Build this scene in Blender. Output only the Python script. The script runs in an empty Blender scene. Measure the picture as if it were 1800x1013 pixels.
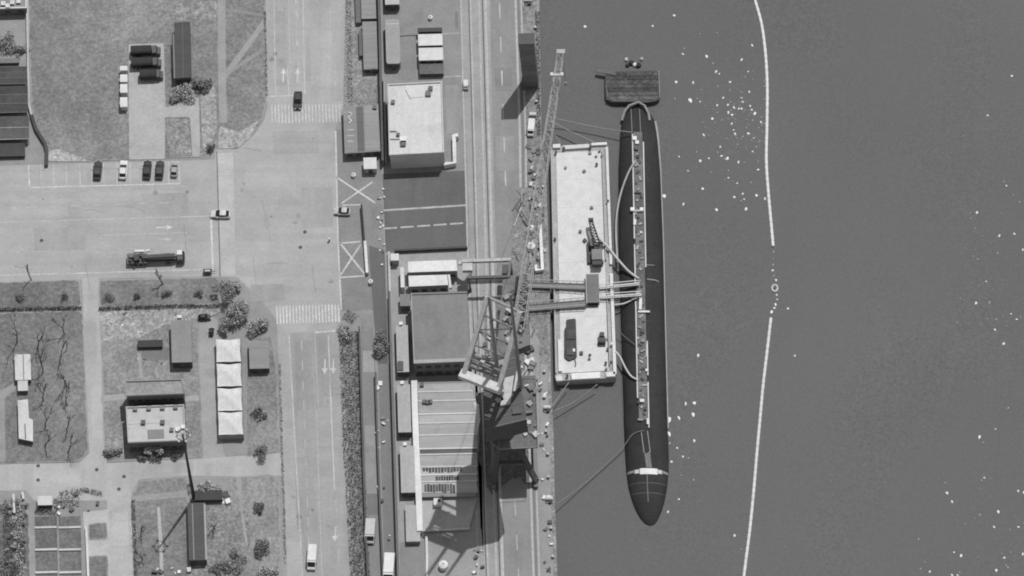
import bpy, bmesh, math, random
from mathutils import Vector, Matrix
random.seed(7)
R = math.radians
SC = bpy.context.scene
COL = SC.collection

# ------------------------------------------------------------------ camera
TILT = R(27.0); AZ = R(7.4); DIST = 2500.0; MPP = 0.125
FWD = Vector((-math.sin(TILT) * math.sin(AZ), math.sin(TILT) * math.cos(AZ), -math.cos(TILT)))
RGT = (Vector((1, 0, 0)) - FWD * FWD.x).normalized()
UPV = RGT.cross(FWD)
CAMP = -FWD * DIST
def P(px, py, z=0.0):
    """photo pixel -> point on the level z"""
    d = FWD * DIST + RGT * ((px - 900) * MPP) + UPV * ((506.5 - py) * MPP)
    t = (z - CAMP.z) / d.z
    return CAMP + d * t
cd = bpy.data.cameras.new('camera'); cam = bpy.data.objects.new('camera', cd); COL.objects.link(cam)
cam.matrix_world = Matrix(((RGT.x, UPV.x, -FWD.x, CAMP.x), (RGT.y, UPV.y, -FWD.y, CAMP.y), (RGT.z, UPV.z, -FWD.z, CAMP.z), (0, 0, 0, 1)))
cd.sensor_width = 36.0; cd.lens = 36.0 * DIST / (1800 * MPP)
cd.clip_start = 10.0; cd.clip_end = 9000.0
SC.camera = cam

# ------------------------------------------------------------------ light (black-and-white picture: neutral light)
_s = (P(341, 877) - P(280, 963)) / 32.3          # shadow of the 32 m lamp mast
SUNV = Vector((_s.x, _s.y, 1.0)).normalized()
elev = math.asin(SUNV.z)
world = bpy.data.worlds.new('World'); SC.world = world; world.use_nodes = True
nt = world.node_tree; nt.nodes.clear()
sky = nt.nodes.new('ShaderNodeTexSky'); sky.sky_type = 'NISHITA'; sky.sun_disc = False
sky.sun_elevation = elev; sky.sun_rotation = math.atan2(SUNV.x, SUNV.y)
bw = nt.nodes.new('ShaderNodeRGBToBW'); bg = nt.nodes.new('ShaderNodeBackground'); wo = nt.nodes.new('ShaderNodeOutputWorld')
nt.links.new(sky.outputs[0], bw.inputs[0]); nt.links.new(bw.outputs[0], bg.inputs[0]); nt.links.new(bg.outputs[0], wo.inputs[0])
bg.inputs[1].default_value = 0.105
sl = bpy.data.lights.new('sun', 'SUN'); sl.energy = 2.65; sl.angle = R(0.5); sl.color = (1, 1, 1)
so = bpy.data.objects.new('sun', sl); COL.objects.link(so)
so.rotation_euler = SUNV.to_track_quat('Z', 'Y').to_euler(); so.location = (0, 0, 300)
SC.view_settings.view_transform = 'Standard'; SC.view_settings.look = 'None'
SC.view_settings.exposure = 0.0; SC.view_settings.gamma = 1.0
SC.cycles.filter_width = 1.9
SC.cycles.max_bounces = 5

# ------------------------------------------------------------------ helpers
def PP(pts, z=0.0): return [P(x, y, z) for x, y in pts]
E1 = (1.0, -0.026); E2 = (0.030, 1.0)
def Q(x0, y0, x1, y1):
    """rectangle squared up with the street grid of the photo"""
    cx, cy, w, h = (x0 + x1) / 2, (y0 + y1) / 2, (x1 - x0) / 2, (y1 - y0) / 2
    return [(cx + a * w * E1[0] + b * h * E2[0], cy + a * w * E1[1] + b * h * E2[1]) for a, b in ((-1, -1), (1, -1), (1, 1), (-1, 1))]
def inset(poly, d):
    """move a polygon of points inwards by d metres"""
    n = len(poly); out = []
    area = sum(poly[i].x * poly[(i + 1) % n].y - poly[(i + 1) % n].x * poly[i].y for i in range(n))
    s = 1 if area > 0 else -1
    for i in range(n):
        a, b, c = poly[i - 1], poly[i], poly[(i + 1) % n]
        e1 = Vector((b.x - a.x, b.y - a.y)); e2 = Vector((c.x - b.x, c.y - b.y))
        if e1.length < 1e-6 or e2.length < 1e-6: out.append(b.copy()); continue
        n1 = Vector((-e1.y, e1.x)).normalized() * s; n2 = Vector((-e2.y, e2.x)).normalized() * s
        m = n1 + n2
        k = d / max(0.35, (1 + n1.dot(n2)))
        out.append(Vector((b.x + m.x * k, b.y + m.y * k, b.z)))
    return out
def rnd_poly(pts, r=6, seg=4, only=None):
    """round the corners of a pixel polygon"""
    out = []; n = len(pts)
    for i, b in enumerate(pts):
        if only is not None and i not in only: out.append(b); continue
        a, c = pts[i - 1], pts[(i + 1) % n]
        B = Vector(b); A = Vector(a); Cc = Vector(c)
        ra = min(r, (A - B).length * .45); rc = min(r, (Cc - B).length * .45)
        p0 = B + (A - B).normalized() * ra; p1 = B + (Cc - B).normalized() * rc
        for k in range(seg + 1):
            t = k / seg
            q = p0 * (1 - t) ** 2 + B * 2 * t * (1 - t) + p1 * t * t
            out.append((q.x, q.y))
    return out

_m = {}
ILL = 1.12
def lin(v):
    c = v / 255.0
    c = c / 12.92 if c <= .04045 else ((c + .055) / 1.055) ** 2.4
    return c
KIND = {  # (scale per metre, amplitude, stretch x, stretch y)
    'concrete': ([(.025, .07, 1, 1), (.3, .06, 1, 1), (2.0, .07, 1, 1)], .9, .2),
    'road':     ([(.02, .05, 1, 1), (.25, .04, 1, 1), (.3, .06, 1, .05), (1.4, .05, 1, 1)], .92, .2),
    'roadx':    ([(.02, .05, 1, 1), (.25, .04, 1, 1), (.35, .05, .05, 1), (1.4, .05, 1, 1)], .92, .2),
    'grass':    ([(.05, .15, 1, 1), (.3, .10, 1, 1), (1.2, .14, 1, 1), (3.5, .15, 1, 1)], .95, .1),
    'rough':    ([(.12, .12, 1, 1), (.6, .18, 1, 1), (2.0, .26, 1, 1)], .95, .1),
    'roof':     ([(.10, .05, 1, 1), (1.2, .06, 1, 1), (.5, .04, 1, .1)], .85, .2),
    'ribbed':   ([(.3, .05, .05, 1), (1.5, .07, .06, 1), (1.8, .04, 1, 1)], .8, .25),
    'paint':    ([(.5, .05, 1, 1), (3.0, .08, 1, 1)], .6, .3),
    'worn':     ([(.35, .12, 1, 1), (2.0, .14, 1, 1)], .8, .2),
    'metal':    ([(1.0, .10, 1, 1), (4.0, .08, 1, 1)], .55, .4),
    'cloth':    ([(.6, .07, 1, 1), (2.5, .08, 1, 1)], .95, .05),
    'leaf':     ([(.5, .14, 1, 1), (3.0, .16, 1, 1)], .8, .15),
    'hull':     ([(.15, .09, 1, 1), (.6, .09, 1, .15), (2.0, .11, 1, 1)], .75, .25),
}
STAIN = {  # blotches of dirt or wear: (scale, from, to, factor)
    'road': [(.09, .56, .66, .93), (.7, .64, .72, .90), (.05, .60, .62, 1.06)], 'roadx': [(.09, .56, .66, .93), (.7, .64, .72, .90), (.05, .60, .62, 1.06)],
    'concrete': [(.15, .56, .66, .90), (1.2, .64, .74, .84)], 'roof': [(.25, .56, .70, .90), (1.6, .66, .76, .82)], 'ribbed': [(.25, .58, .68, .90)],
    'grass': [(.10, .56, .72, 1.14), (.9, .62, .72, 1.2), (1.3, .64, .74, .78)], 'rough': [(.8, .60, .68, 1.35), (1.3, .62, .70, .6)],
    'paint': [(.4, .58, .70, .93), (1.8, .66, .74, .82)], 'hull': [(.25, .56, .68, 1.22), (.8, .62, .70, .8), (1.5, .66, .74, 1.5)], 'metal': [(1.2, .60, .72, .8)],
}
def mat(v, kind='concrete'):
    key = (kind, v)
    if key in _m: return _m[key]
    comps, rough, spec = KIND[kind]
    m = bpy.data.materials.new('%s_%d' % (kind, v)); m.use_nodes = True
    t = m.node_tree; b = t.nodes['Principled BSDF']
    alb = min(.86, lin(v) / ILL)
    tc = t.nodes.new('ShaderNodeTexCoord')
    acc = None
    for i, (s, a, sx, sy) in enumerate(comps):
        src = tc.outputs['Object']
        if (sx, sy) != (1, 1):
            mp = t.nodes.new('ShaderNodeMapping'); mp.inputs['Scale'].default_value = (sx, sy, 1)
            t.links.new(src, mp.inputs['Vector']); src = mp.outputs[0]
        nz = t.nodes.new('ShaderNodeTexNoise'); nz.inputs['Scale'].default_value = s
        nz.inputs['Detail'].default_value = 3.0; nz.inputs['Roughness'].default_value = .6
        t.links.new(src, nz.inputs['Vector'])
        ma = t.nodes.new('ShaderNodeMath'); ma.operation = 'MULTIPLY_ADD'
        ma.inputs[1].default_value = a * 7.0; ma.inputs[2].default_value = 1 - a * 3.5
        t.links.new(nz.outputs['Fac'], ma.inputs[0])
        if acc is None: acc = ma.outputs[0]
        else:
            mm = t.nodes.new('ShaderNodeMath'); mm.operation = 'MULTIPLY'
            t.links.new(acc, mm.inputs[0]); t.links.new(ma.outputs[0], mm.inputs[1]); acc = mm.outputs[0]
    for i, (s, lo, hi, fac) in enumerate(STAIN.get(kind, ())):
        mp = t.nodes.new('ShaderNodeMapping'); mp.inputs['Location'].default_value = (i * 17.3, i * 9.1 + v, 0); t.links.new(tc.outputs['Object'], mp.inputs['Vector'])
        sn = t.nodes.new('ShaderNodeTexNoise'); sn.inputs['Scale'].default_value = s; sn.inputs['Detail'].default_value = 4.0; t.links.new(mp.outputs[0], sn.inputs['Vector'])
        mr = t.nodes.new('ShaderNodeMapRange'); mr.inputs['From Min'].default_value = lo; mr.inputs['From Max'].default_value = hi; mr.inputs['To Min'].default_value = 1; mr.inputs['To Max'].default_value = fac
        t.links.new(sn.outputs['Fac'], mr.inputs['Value'])
        mm = t.nodes.new('ShaderNodeMath'); mm.operation = 'MULTIPLY'; t.links.new(acc, mm.inputs[0]); t.links.new(mr.outputs[0], mm.inputs[1]); acc = mm.outputs[0]
    fin = t.nodes.new('ShaderNodeMath'); fin.operation = 'MULTIPLY'; fin.use_clamp = True
    fin.inputs[1].default_value = alb
    t.links.new(acc, fin.inputs[0]); t.links.new(fin.outputs[0], b.inputs['Base Color'])
    b.inputs['Roughness'].default_value = rough
    b.inputs['Specular IOR Level'].default_value = spec
    if kind in ('rough', 'grass', 'leaf', 'concrete'):
        bp = t.nodes.new('ShaderNodeBump'); bp.inputs['Strength'].default_value = .25 if kind != 'concrete' else .1
        bp.inputs['Distance'].default_value = .1
        t.links.new(nz.outputs['Fac'], bp.inputs['Height']); t.links.new(bp.outputs[0], b.inputs['Normal'])
    _m[key] = m
    return m
def glass_mat():
    if 'glass' in _m: return _m['glass']
    m = bpy.data.materials.new('dark_glass'); m.use_nodes = True
    b = m.node_tree.nodes['Principled BSDF']; b.inputs['Base Color'].default_value = (.02, .02, .02, 1)
    b.inputs['Roughness'].default_value = .08
    _m['glass'] = m; return m

def pane_mat():
    if 'pane' in _m: return _m['pane']
    m = bpy.data.materials.new('window_pane'); m.use_nodes = True
    b = m.node_tree.nodes['Principled BSDF']; b.inputs['Base Color'].default_value = (.07, .07, .07, 1)
    b.inputs['Roughness'].default_value = .25
    _m['pane'] = m; return m
ORG = {}
def tag(o, label=None, cat=None, group=None, kind=None):
    if label: o['label'] = label
    if cat: o['category'] = cat
    if group: o['group'] = group
    if kind: o['kind'] = kind
    return o
def thing(name, label, cat, loc, group=None, rz=0):
    o = bpy.data.objects.new(name, None); COL.objects.link(o)
    o.empty_display_size = .5
    o.location = loc; o.rotation_euler = (0, 0, rz); ORG[o] = Vector(loc)
    return tag(o, label, cat, group)

class M:
    def __init__(s): s.v = []; s.f = []
    def add(s, vs, fs):
        n = len(s.v); s.v += [Vector(v) for v in vs]; s.f += [tuple(i + n for i in f) for f in fs]; return s
    def prism(s, poly, z0, z1, cap0=True):
        """upright prism over a polygon of points"""
        area = sum(poly[i].x * poly[(i + 1) % len(poly)].y - poly[(i + 1) % len(poly)].x * poly[i].y for i in range(len(poly)))
        if area < 0: poly = poly[::-1]
        n = len(poly)
        vs = [(p.x, p.y, z0) for p in poly] + [(p.x, p.y, z1) for p in poly]
        fs = [(i, (i + 1) % n, n + (i + 1) % n, n + i) for i in range(n)] + [tuple(range(n, 2 * n))]
        if cap0: fs.append(tuple(range(n - 1, -1, -1)))
        return s.add(vs, fs)
    def flat(s, poly):
        area = sum(poly[i].x * poly[(i + 1) % len(poly)].y - poly[(i + 1) % len(poly)].x * poly[i].y for i in range(len(poly)))
        if area < 0: poly = poly[::-1]
        return s.add(poly, [tuple(range(len(poly)))])
    def box(s, c, size, rz=0):
        cx, cy, cz = c; x, y, z = size[0] / 2, size[1] / 2, size[2] / 2
        co, si = math.cos(rz), math.sin(rz)
        vs = [(cx + a * x * co - b * y * si, cy + a * x * si + b * y * co, cz + d * z) for d in (-1, 1) for a, b in ((-1, -1), (1, -1), (1, 1), (-1, 1))]
        return s.add(vs, [(3, 2, 1, 0), (4, 5, 6, 7), (0, 1, 5, 4), (1, 2, 6, 5), (2, 3, 7, 6), (3, 0, 4, 7)])
    def tube(s, pts, r, n=6, cap=True):
        pts = [Vector(p) for p in pts]; rings = []
        rs = r if isinstance(r, (list, tuple)) else [r] * len(pts)
        for i, p in enumerate(pts):
            t = (pts[min(i + 1, len(pts) - 1)] - pts[max(i - 1, 0)])
            if t.length < 1e-9: t = Vector((0, 0, 1))
            t.normalize(); a = Vector((0, 0, 1)) if abs(t.z) < .9 else Vector((1, 0, 0))
            u = t.cross(a).normalized(); w = u.cross(t)
            rings.append([p + (u * math.cos(2 * math.pi * k / n) + w * math.sin(2 * math.pi * k / n)) * rs[i] for k in range(n)])
        vs = [v for ring in rings for v in ring]; fs = []
        for i in range(len(pts) - 1):
            for k in range(n):
                fs.append((i * n + k, i * n + (k + 1) % n, (i + 1) * n + (k + 1) % n, (i + 1) * n + k))
        if cap: fs += [tuple(range(n - 1, -1, -1)), tuple(range((len(pts) - 1) * n, len(pts) * n))]
        return s.add(vs, fs)
    def bar(s, a, b, w, h=None):
        """square bar between two points"""
        a, b = Vector(a), Vector(b); h = h or w
        t = (b - a).normalized(); up = Vector((0, 0, 1)) if abs(t.z) < .95 else Vector((0, 1, 0))
        u = t.cross(up).normalized() * w / 2; q = u.cross(t).normalized() * h / 2
        vs = [p + u * i + q * j for p in (a, b) for i, j in ((-1, -1), (1, -1), (1, 1), (-1, 1))]
        return s.add(vs, [(0, 1, 2, 3), (7, 6, 5, 4), (0, 4, 5, 1), (1, 5, 6, 2), (2, 6, 7, 3), (3, 7, 4, 0)])
    def loft(s, rings, cap=True):
        n = len(rings[0]); vs = [v for r in rings for v in r]; fs = []
        for i in range(len(rings) - 1):
            for k in range(n): fs.append((i * n + k, i * n + (k + 1) % n, (i + 1) * n + (k + 1) % n, (i + 1) * n + k))
        if cap: fs += [tuple(range(n - 1, -1, -1)), tuple(range((len(rings) - 1) * n, len(rings) * n))]
        return s.add(vs, fs)
    def leaves(s, n, fn, size, rnd):
        for _ in range(n):
            c = fn(); a = Vector((rnd.gauss(0, 1), rnd.gauss(0, 1), rnd.gauss(0, .6))).normalized()
            b = a.cross(Vector((rnd.gauss(0, 1), rnd.gauss(0, 1), rnd.gauss(0, 1)))).normalized()
            k = size * rnd.uniform(.6, 1.4)
            s.add([c - a * k, c + b * k * .6, c + a * k, c - b * k * .6], [(0, 1, 2, 3)])
        return s
    def build(s, name, m, parent=None, local=False, smooth=False, tri=False, m2=None, frac=.35):
        me = bpy.data.meshes.new(name)
        o0 = Vector((0, 0, 0)) if (parent is None or local) else ORG.get(parent, Vector((0, 0, 0)))
        me.from_pydata([tuple(v - o0) for v in s.v], [], s.f)
        if tri or smooth:
            bm = bmesh.new(); bm.from_mesh(me)
            if tri: bmesh.ops.triangulate(bm, faces=[f for f in bm.faces if len(f.verts) > 4])
            if smooth: bmesh.ops.recalc_face_normals(bm, faces=bm.faces)
            bm.to_mesh(me); bm.free()
        if smooth: me.polygons.foreach_set('use_smooth', [True] * len(me.polygons))
        me.materials.append(m)
        if m2: me.materials.append(m2); me.polygons.foreach_set('material_index', [1 if random.random() < frac else 0 for _ in me.polygons])
        me.update()
        o = bpy.data.objects.new(name, me); COL.objects.link(o)
        if parent is not None: o.parent = parent
        ORG[o] = o0
        return o

def sheet(name, pts, z, m, parent=None, kind='structure'):
    o = M().flat(PP(pts, z)).build(name, m, parent, tri=True)
    if parent is None: o['kind'] = kind
    return o
def strip_pts(path, w, z):
    """ribbon polygon (points) of width w metres along a pixel path"""
    p = PP(path, z); L = []; Rr = []
    for i in range(len(p)):
        t = p[min(i + 1, len(p) - 1)] - p[max(i - 1, 0)]; t.z = 0; t.normalize(); n = Vector((-t.y, t.x, 0)) * w / 2
        L.append(p[i] + n); Rr.append(p[i] - n)
    return L, Rr
def ribbon(name, path, w, z, m, parent=None, h=0.0):
    L, Rr = strip_pts(path, w, z)
    mb = M()
    for i in range(len(L) - 1):
        if h: mb.prism([Rr[i], Rr[i + 1], L[i + 1], L[i]], z, z + h, False)
        else: mb.flat([Rr[i], Rr[i + 1], L[i + 1], L[i]])
    o = mb.build(name, m, parent)
    if parent is None: o['kind'] = 'structure'
    return o
def lerp(a, b, t): return (a[0] + (b[0] - a[0]) * t, a[1] + (b[1] - a[1]) * t)
# ------------------------------------------------------------------ setting
def QX(y):   # pixel x of the quay edge
    k = [(-1500, 905), (0, 948), (240, 952), (330, 961), (480, 966), (680, 969), (760, 973), (900, 976), (1013, 980), (2400, 1022)]
    for (y0, x0), (y1, x1) in zip(k, k[1:]):
        if y <= y1: return x0 + (x1 - x0) * (y - y0) / (y1 - y0)
    return 1022
WATER_Z = -2.2
wm = bpy.data.materials.new('river_water'); wm.use_nodes = True
t = wm.node_tree; b = t.nodes['Principled BSDF']
tc = t.nodes.new('ShaderNodeTexCoord'); n1 = t.nodes.new('ShaderNodeTexNoise'); n1.inputs['Scale'].default_value = .9; n1.inputs['Detail'].default_value = 4
n2 = t.nodes.new('ShaderNodeTexNoise'); n2.inputs['Scale'].default_value = .02; n2.inputs['Detail'].default_value = 2
t.links.new(tc.outputs['Object'], n1.inputs['Vector']); t.links.new(tc.outputs['Object'], n2.inputs['Vector'])
mx = t.nodes.new('ShaderNodeMapRange'); mx.inputs['To Min'].default_value = .122; mx.inputs['To Max'].default_value = .150
t.links.new(n2.outputs['Fac'], mx.inputs['Value'])
m3 = t.nodes.new('ShaderNodeMapRange'); m3.inputs['To Min'].default_value = .84; m3.inputs['To Max'].default_value = 1.16
t.links.new(n1.outputs['Fac'], m3.inputs['Value'])
def _noise(scale, sx=1, sy=1, det=3):
    mp = t.nodes.new('ShaderNodeMapping'); mp.inputs['Scale'].default_value = (sx, sy, 1); t.links.new(tc.outputs['Object'], mp.inputs['Vector'])
    n = t.nodes.new('ShaderNodeTexNoise'); n.inputs['Scale'].default_value = scale; n.inputs['Detail'].default_value = det; t.links.new(mp.outputs[0], n.inputs['Vector']); return n.outputs['Fac']
def _math(op, x, y):
    n = t.nodes.new('ShaderNodeMath'); n.operation = op
    for i, u in enumerate((x, y)):
        if isinstance(u, (int, float)): n.inputs[i].default_value = u
        else: t.links.new(u, n.inputs[i])
    return n.outputs[0]
mask = t.nodes.new('ShaderNodeMapRange'); mask.inputs['From Min'].default_value = .45; mask.inputs['From Max'].default_value = .65; t.links.new(_noise(.035, 1, .6, 2), mask.inputs['Value'])
rip = _math('MULTIPLY', _math('SUBTRACT', _noise(1.6, 1, 1, 4), .5), _math('MULTIPLY', mask.outputs[0], .65))
stk = _math('MULTIPLY', _math('SUBTRACT', _noise(.25, 1, .3, 3), .5), .05)
grn = _math('MULTIPLY', _math('SUBTRACT', _noise(2.6, 1, 1, 2), .5), .42)
tot = _math('ADD', _math('ADD', _math('ADD', 1.0, grn), stk), rip)
mu = t.nodes.new('ShaderNodeMath'); mu.operation = 'MULTIPLY'
t.links.new(mx.outputs[0], mu.inputs[0]); t.links.new(tot, mu.inputs[1]); t.links.new(mu.outputs[0], b.inputs['Base Color'])
b.inputs['Roughness'].default_value = .06; b.inputs['IOR'].default_value = 1.33
bp = t.nodes.new('ShaderNodeBump'); bp.inputs['Strength'].default_value = .12; bp.inputs['Distance'].default_value = .06
t.links.new(n1.outputs['Fac'], bp.inputs['Height']); t.links.new(bp.outputs[0], b.inputs['Normal'])
w0 = M().flat([Vector((-30, -900, WATER_Z)), Vector((1200, -900, WATER_Z)), Vector((1200, 900, WATER_Z)), Vector((-30, 900, WATER_Z))]).build('river_water', wm)
w0['kind'] = 'structure'

ys = [-1500, -200, 0, 240, 330, 480, 680, 760, 900, 1013, 1200, 2400]
edge = [(QX(y), y) for y in ys]
land = [Vector((-900, P(900, 2400).y, 0))] + [P(x, y) for x, y in edge[::-1]] + [Vector((-900, P(900, -1500).y, 0))]
g = M().prism(land, -6, 0).build('ground', mat(158, 'concrete'), tri=True); g['kind'] = 'structure'
ribbon('quay_coping', [(x - 3, y) for x, y in edge[1:-1]], .7, .004, mat(150, 'rough'), h=.12)
L1, L2 = [(QX(y) - 34, y) for y in (-150, 0, 240)] + [(928, 330), (922, 480), (925, 560), (948, 600), (950, 800), (956, 1013), (960, 1150)], [(QX(y) - 6, y) for y in (1150, 1013, 800, 600, 480, 330, 240, 0, -150)]
sheet('quay_apron', L1 + L2, .006, mat(142, 'rough'))
sheet('quay_apron_plates', [(950, 640), (966, 640), (974, 1013), (976, 1100), (955, 1100), (950, 800)], .012, mat(160, 'concrete'))

# big carriageways
road = [(-150, 296), (50, 290), (378, 281), (378, 262), (425, 256), (446, 238), (464, 212), (470, 190), (466, 0), (462, -150), (604, -150), (607, 0), (603, 190), (590, 226),
        (592, 400), (598, 545), (602, 620), (612, 800), (622, 1013), (628, 1150), (515, 1150), (505, 1013), (497, 800), (487, 565), (470, 540), (418, 488), (376, 486), (200, 489), (-150, 501)]
sheet('road', road, .008, mat(176, 'roadx'))
sheet('road_north_lanes', [(468, 178), (464, 0), (461, -150), (604, -150), (607, 0), (602, 178)], .012, mat(178, 'road'))
sheet('road_south_lanes', [(508, 585), (598, 582), (603, 660), (622, 1013), (628, 1150), (540, 1150), (531, 1013), (516, 700)], .012, mat(166, 'road'))
sheet('footway', [(487, 570), (508, 585), (516, 700), (531, 1013), (536, 1150), (515, 1150), (505, 1013), (497, 800)], .016, mat(176, 'concrete'))
sheet('concrete_band', [(379, 270), (410, 268), (414, 484), (386, 486)], .014, mat(189, 'concrete'))
sheet('street', [(144, 489), (173, 488), (179, 640), (187, 815), (240, 811), (360, 806), (492, 797), (497, 836), (420, 838), (330, 836), (244, 843), (232, 866), (230, 880),
                 (60, 880), (45, 862), (-150, 865), (-150, 818), (140, 814), (157, 797), (150, 640)], .012, mat(184, 'road'))
sheet('lane_path', [(350, 552), (382, 560), (386, 600), (383, 700), (392, 790), (400, 812), (356, 812), (358, 790), (350, 640)], .010, mat(172, 'concrete'))
sheet('garden_path', [(188, 868), (230, 866), (236, 1013), (240, 1120), (194, 1120), (191, 1013)], .016, mat(186, 'concrete'))

def ragged(poly, step=1.3, j=.16):
    rn = random.Random(len(poly)); out = []
    for i in range(len(poly)):
        a, b_ = poly[i], poly[(i + 1) % len(poly)]; n = max(1, min(90, int((b_ - a).length / step)))
        for k in range(n): q = a.lerp(b_, k / n); out.append(q + Vector((rn.uniform(-j, j), rn.uniform(-j, j), 0)))
    return out
def lawn(pts, v, r=5, kind='grass', only=None, kerb=164):
    pp = PP(rnd_poly(pts, r, 4, only), 0)
    k = M().prism(pp, .0, .12, False).build('lawn_kerb', mat(kerb, 'concrete'), tri=True); k['kind'] = 'structure'
    gi = [Vector((p.x, p.y, .128)) for p in ragged(inset(pp, .24))]
    s_ = M().flat(gi).build('lawn', mat(v, kind), tri=True); s_['kind'] = 'structure'
    return s_
lawn([(49, -120), (464, -120), (467, 0), (469, 182), (462, 212), (442, 240), (418, 262), (382, 262), (345, 277), (168, 283), (120, 274), (84, 258), (64, 226), (55, 180), (49, 0)], 139, 3)
lawn([(-120, 500), (139, 492), (144, 541), (-120, 549)], 128, 8)
lawn([(173, 493), (384, 487), (388, 536), (174, 542)], 133, 8)
lawn([(-120, 553), (146, 546), (156, 792), (140, 812), (-120, 820)], 132, 10)
lawn([(176, 552), (347, 546), (358, 800), (346, 806), (190, 813), (183, 790)], 148, 6)
lawn([(432, 596), (478, 590), (488, 660), (492, 794), (432, 803)], 142, 6)
lawn([(232, 870), (244, 846), (330, 838), (330, 880), (336, 1120), (238, 1120)], 137, 8)
lawn([(404, 840), (478, 834), (491, 846), (495, 985), (480, 1010), (480, 1120), (336, 1120), (334, 885), (400, 880)], 144, 8)
sheet('garden_court', [(146, 900), (190, 896), (194, 1013), (198, 1120), (158, 1120), (152, 1013)], .018, mat(192, 'concrete'))
lawn([(154, 922), (188, 918), (190, 948), (156, 950)], 128, 6)
lawn([(154, 978), (190, 976), (196, 1120), (158, 1120)], 130, 6)
lawn([(-120, 886), (40, 884), (52, 905), (56, 1120), (-120, 1120)], 118, 6, 'rough')

# things let into the field: pad, paths, planting beds
def over(name, pts, v, kind='concrete', z=.136): return sheet(name, pts, z, mat(v, kind))
over('concrete_pad', rnd_poly([(226, 78), (288, 76), (291, 190), (340, 172), (350, 172), (352, 276), (338, 276), (334, 206), (290, 206), (290, 280), (227, 281)], 4), 183)
over('path', [(382, -120), (396, -120), (397, 130), (399, 216), (386, 216), (383, 110)], 164)
over('path', [(463, 32), (464, 48), (408, 126), (398, 138), (396, 124), (440, 66)], 165, z=.140)
over('path', [(462, 84), (463, 92), (412, 124), (398, 134), (398, 127)], 158, z=.144)
over('path', [(395, 14), (463, 24), (463, 30), (395, 20)], 150, z=.148)
over('planting_bed', rnd_poly([(386, 222), (420, 232), (455, 212), (440, 240), (418, 260), (384, 262)], 5), 176, 'rough', z=.140)
over('worn_patch', rnd_poly([(352, 165), (378, 150), (382, 220), (370, 262), (356, 262)], 8), 158, 'rough')
over('worn_patch', rnd_poly([(90, 264), (104, 262), (160, 284), (84, 284), (84, 268)], 5), 178, 'rough', z=.14)
over('worn_patch', rnd_poly([(300, 8), (382, 0), (382, 34), (300, 36)], 12), 152, 'rough', z=.14)
over('worn_patch', rnd_poly([(290, 209), (332, 209), (336, 274), (292, 276)], 6), 148, 'rough', z=.14)
over('trodden_strip', rnd_poly([(176, 548), (386, 540), (386, 552), (290, 572), (240, 596), (178, 600)], 8), 164, 'rough')
over('planting_bed', rnd_poly([(188, 766), (216, 764), (218, 806), (190, 808)], 4), 150, 'rough', z=.14)
over('trodden_strip', rnd_poly([(336, 892), (400, 886), (436, 900), (440, 960), (400, 1010), (336, 1012)], 8), 142, 'rough')
over('path', [(232, 872), (330, 862), (331, 874), (232, 882)], 160)
over('path', [(276, 892), (281, 892), (286, 955), (290, 1120), (284, 1120), (280, 960)], 186, z=.142)
over('path', [(415, 838), (424, 838), (427, 895), (436, 960), (432, 960), (422, 896)], 168, z=.142)
over('path', [(178, 696), (218, 692), (219, 702), (179, 706)], 172)
over('path', [(241, 620), (247, 620), (252, 664), (246, 665)], 168, z=.14)
over('path', [(272, 645), (276, 645), (280, 664), (274, 664)], 168, z=.14)
over('paving', rnd_poly([(248, 612), (296, 610), (297, 632), (250, 634)], 3), 132, 'concrete', z=.14)
over('path', [(324, 697), (350, 695), (350, 704), (325, 706)], 176, z=.14)
over('path', [(-120, 690), (4, 686), (26, 672), (28, 684), (8, 700), (10, 812), (-4, 812), (-6, 704), (-120, 706)], 162)

# harbour side paving
def pave(name, pts, v, z, kind='concrete'): return sheet(name, pts, z, mat(v, kind))
pave('verge', [(607, -150), (660, -150), (668, 190), (604, 190), (607, 0)], 150, .010, 'rough')
pave('checkpoint_yard', [(590, 228), (668, 224), (676, 440), (660, 545), (600, 547), (592, 400)], 143, .012)
pave('storage_yard', [(672, -150), (806, -150), (818, 300), (676, 306)], 152, .010)
pave('parking_court', [(672, 306), (818, 300), (824, 438), (678, 444)], 111, .014, 'road')
pave('shaded_lane', [(648, 432), (676, 440), (680, 560), (682, 640), (664, 640), (654, 520)], 112, .016, 'road')  # shadow strip painted in as a darker paving tone
pave('service_lane', [(634, 560), (656, 560), (664, 760), (672, 1013), (676, 1150), (650, 1150), (646, 1013), (638, 760)], 143, .014, 'road')
for (a, b_, v) in ((617, 654, 178), (748, 868, 158), (868, 905, 130)):
    pave('lane_patch', [(636 + (a - 560) * .028, a), (655 + (a - 560) * .03, a), (655 + (b_ - 560) * .03, b_), (636 + (b_ - 560) * .028, b_)], v, .018)
pave('service_lane', [(664, 640), (686, 640), (690, 760), (700, 1013), (704, 1150), (680, 1150), (676, 1013), (668, 760)], 138, .014, 'road')
pave('terrace', [(688, 446), (826, 440), (836, 640), (846, 760), (850, 1013), (856, 1150), (704, 1150), (700, 900), (690, 640)], 168, .012)
pave('forecourt', [(740, 930), (846, 930), (852, 1013), (856, 1150), (750, 1150)], 164, .016)
pave('forecourt', [(702, 954), (745, 950), (748, 1150), (706, 1150)], 148, .018)
pave('quay_road', [(858, -150), (906, -150), (908, 0), (916, 240), (918, 400), (935, 600), (942, 1013), (946, 1150), (890, 1150), (886, 1013), (866, 240), (861, 0)], 150, .010, 'road')
pave('crane_runway', [(806, -150), (858, -150), (861, 0), (866, 240), (880, 700), (886, 1013), (890, 1150), (852, 1150), (848, 1013), (836, 700), (822, 300), (810, 0)], 168, .012)
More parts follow.
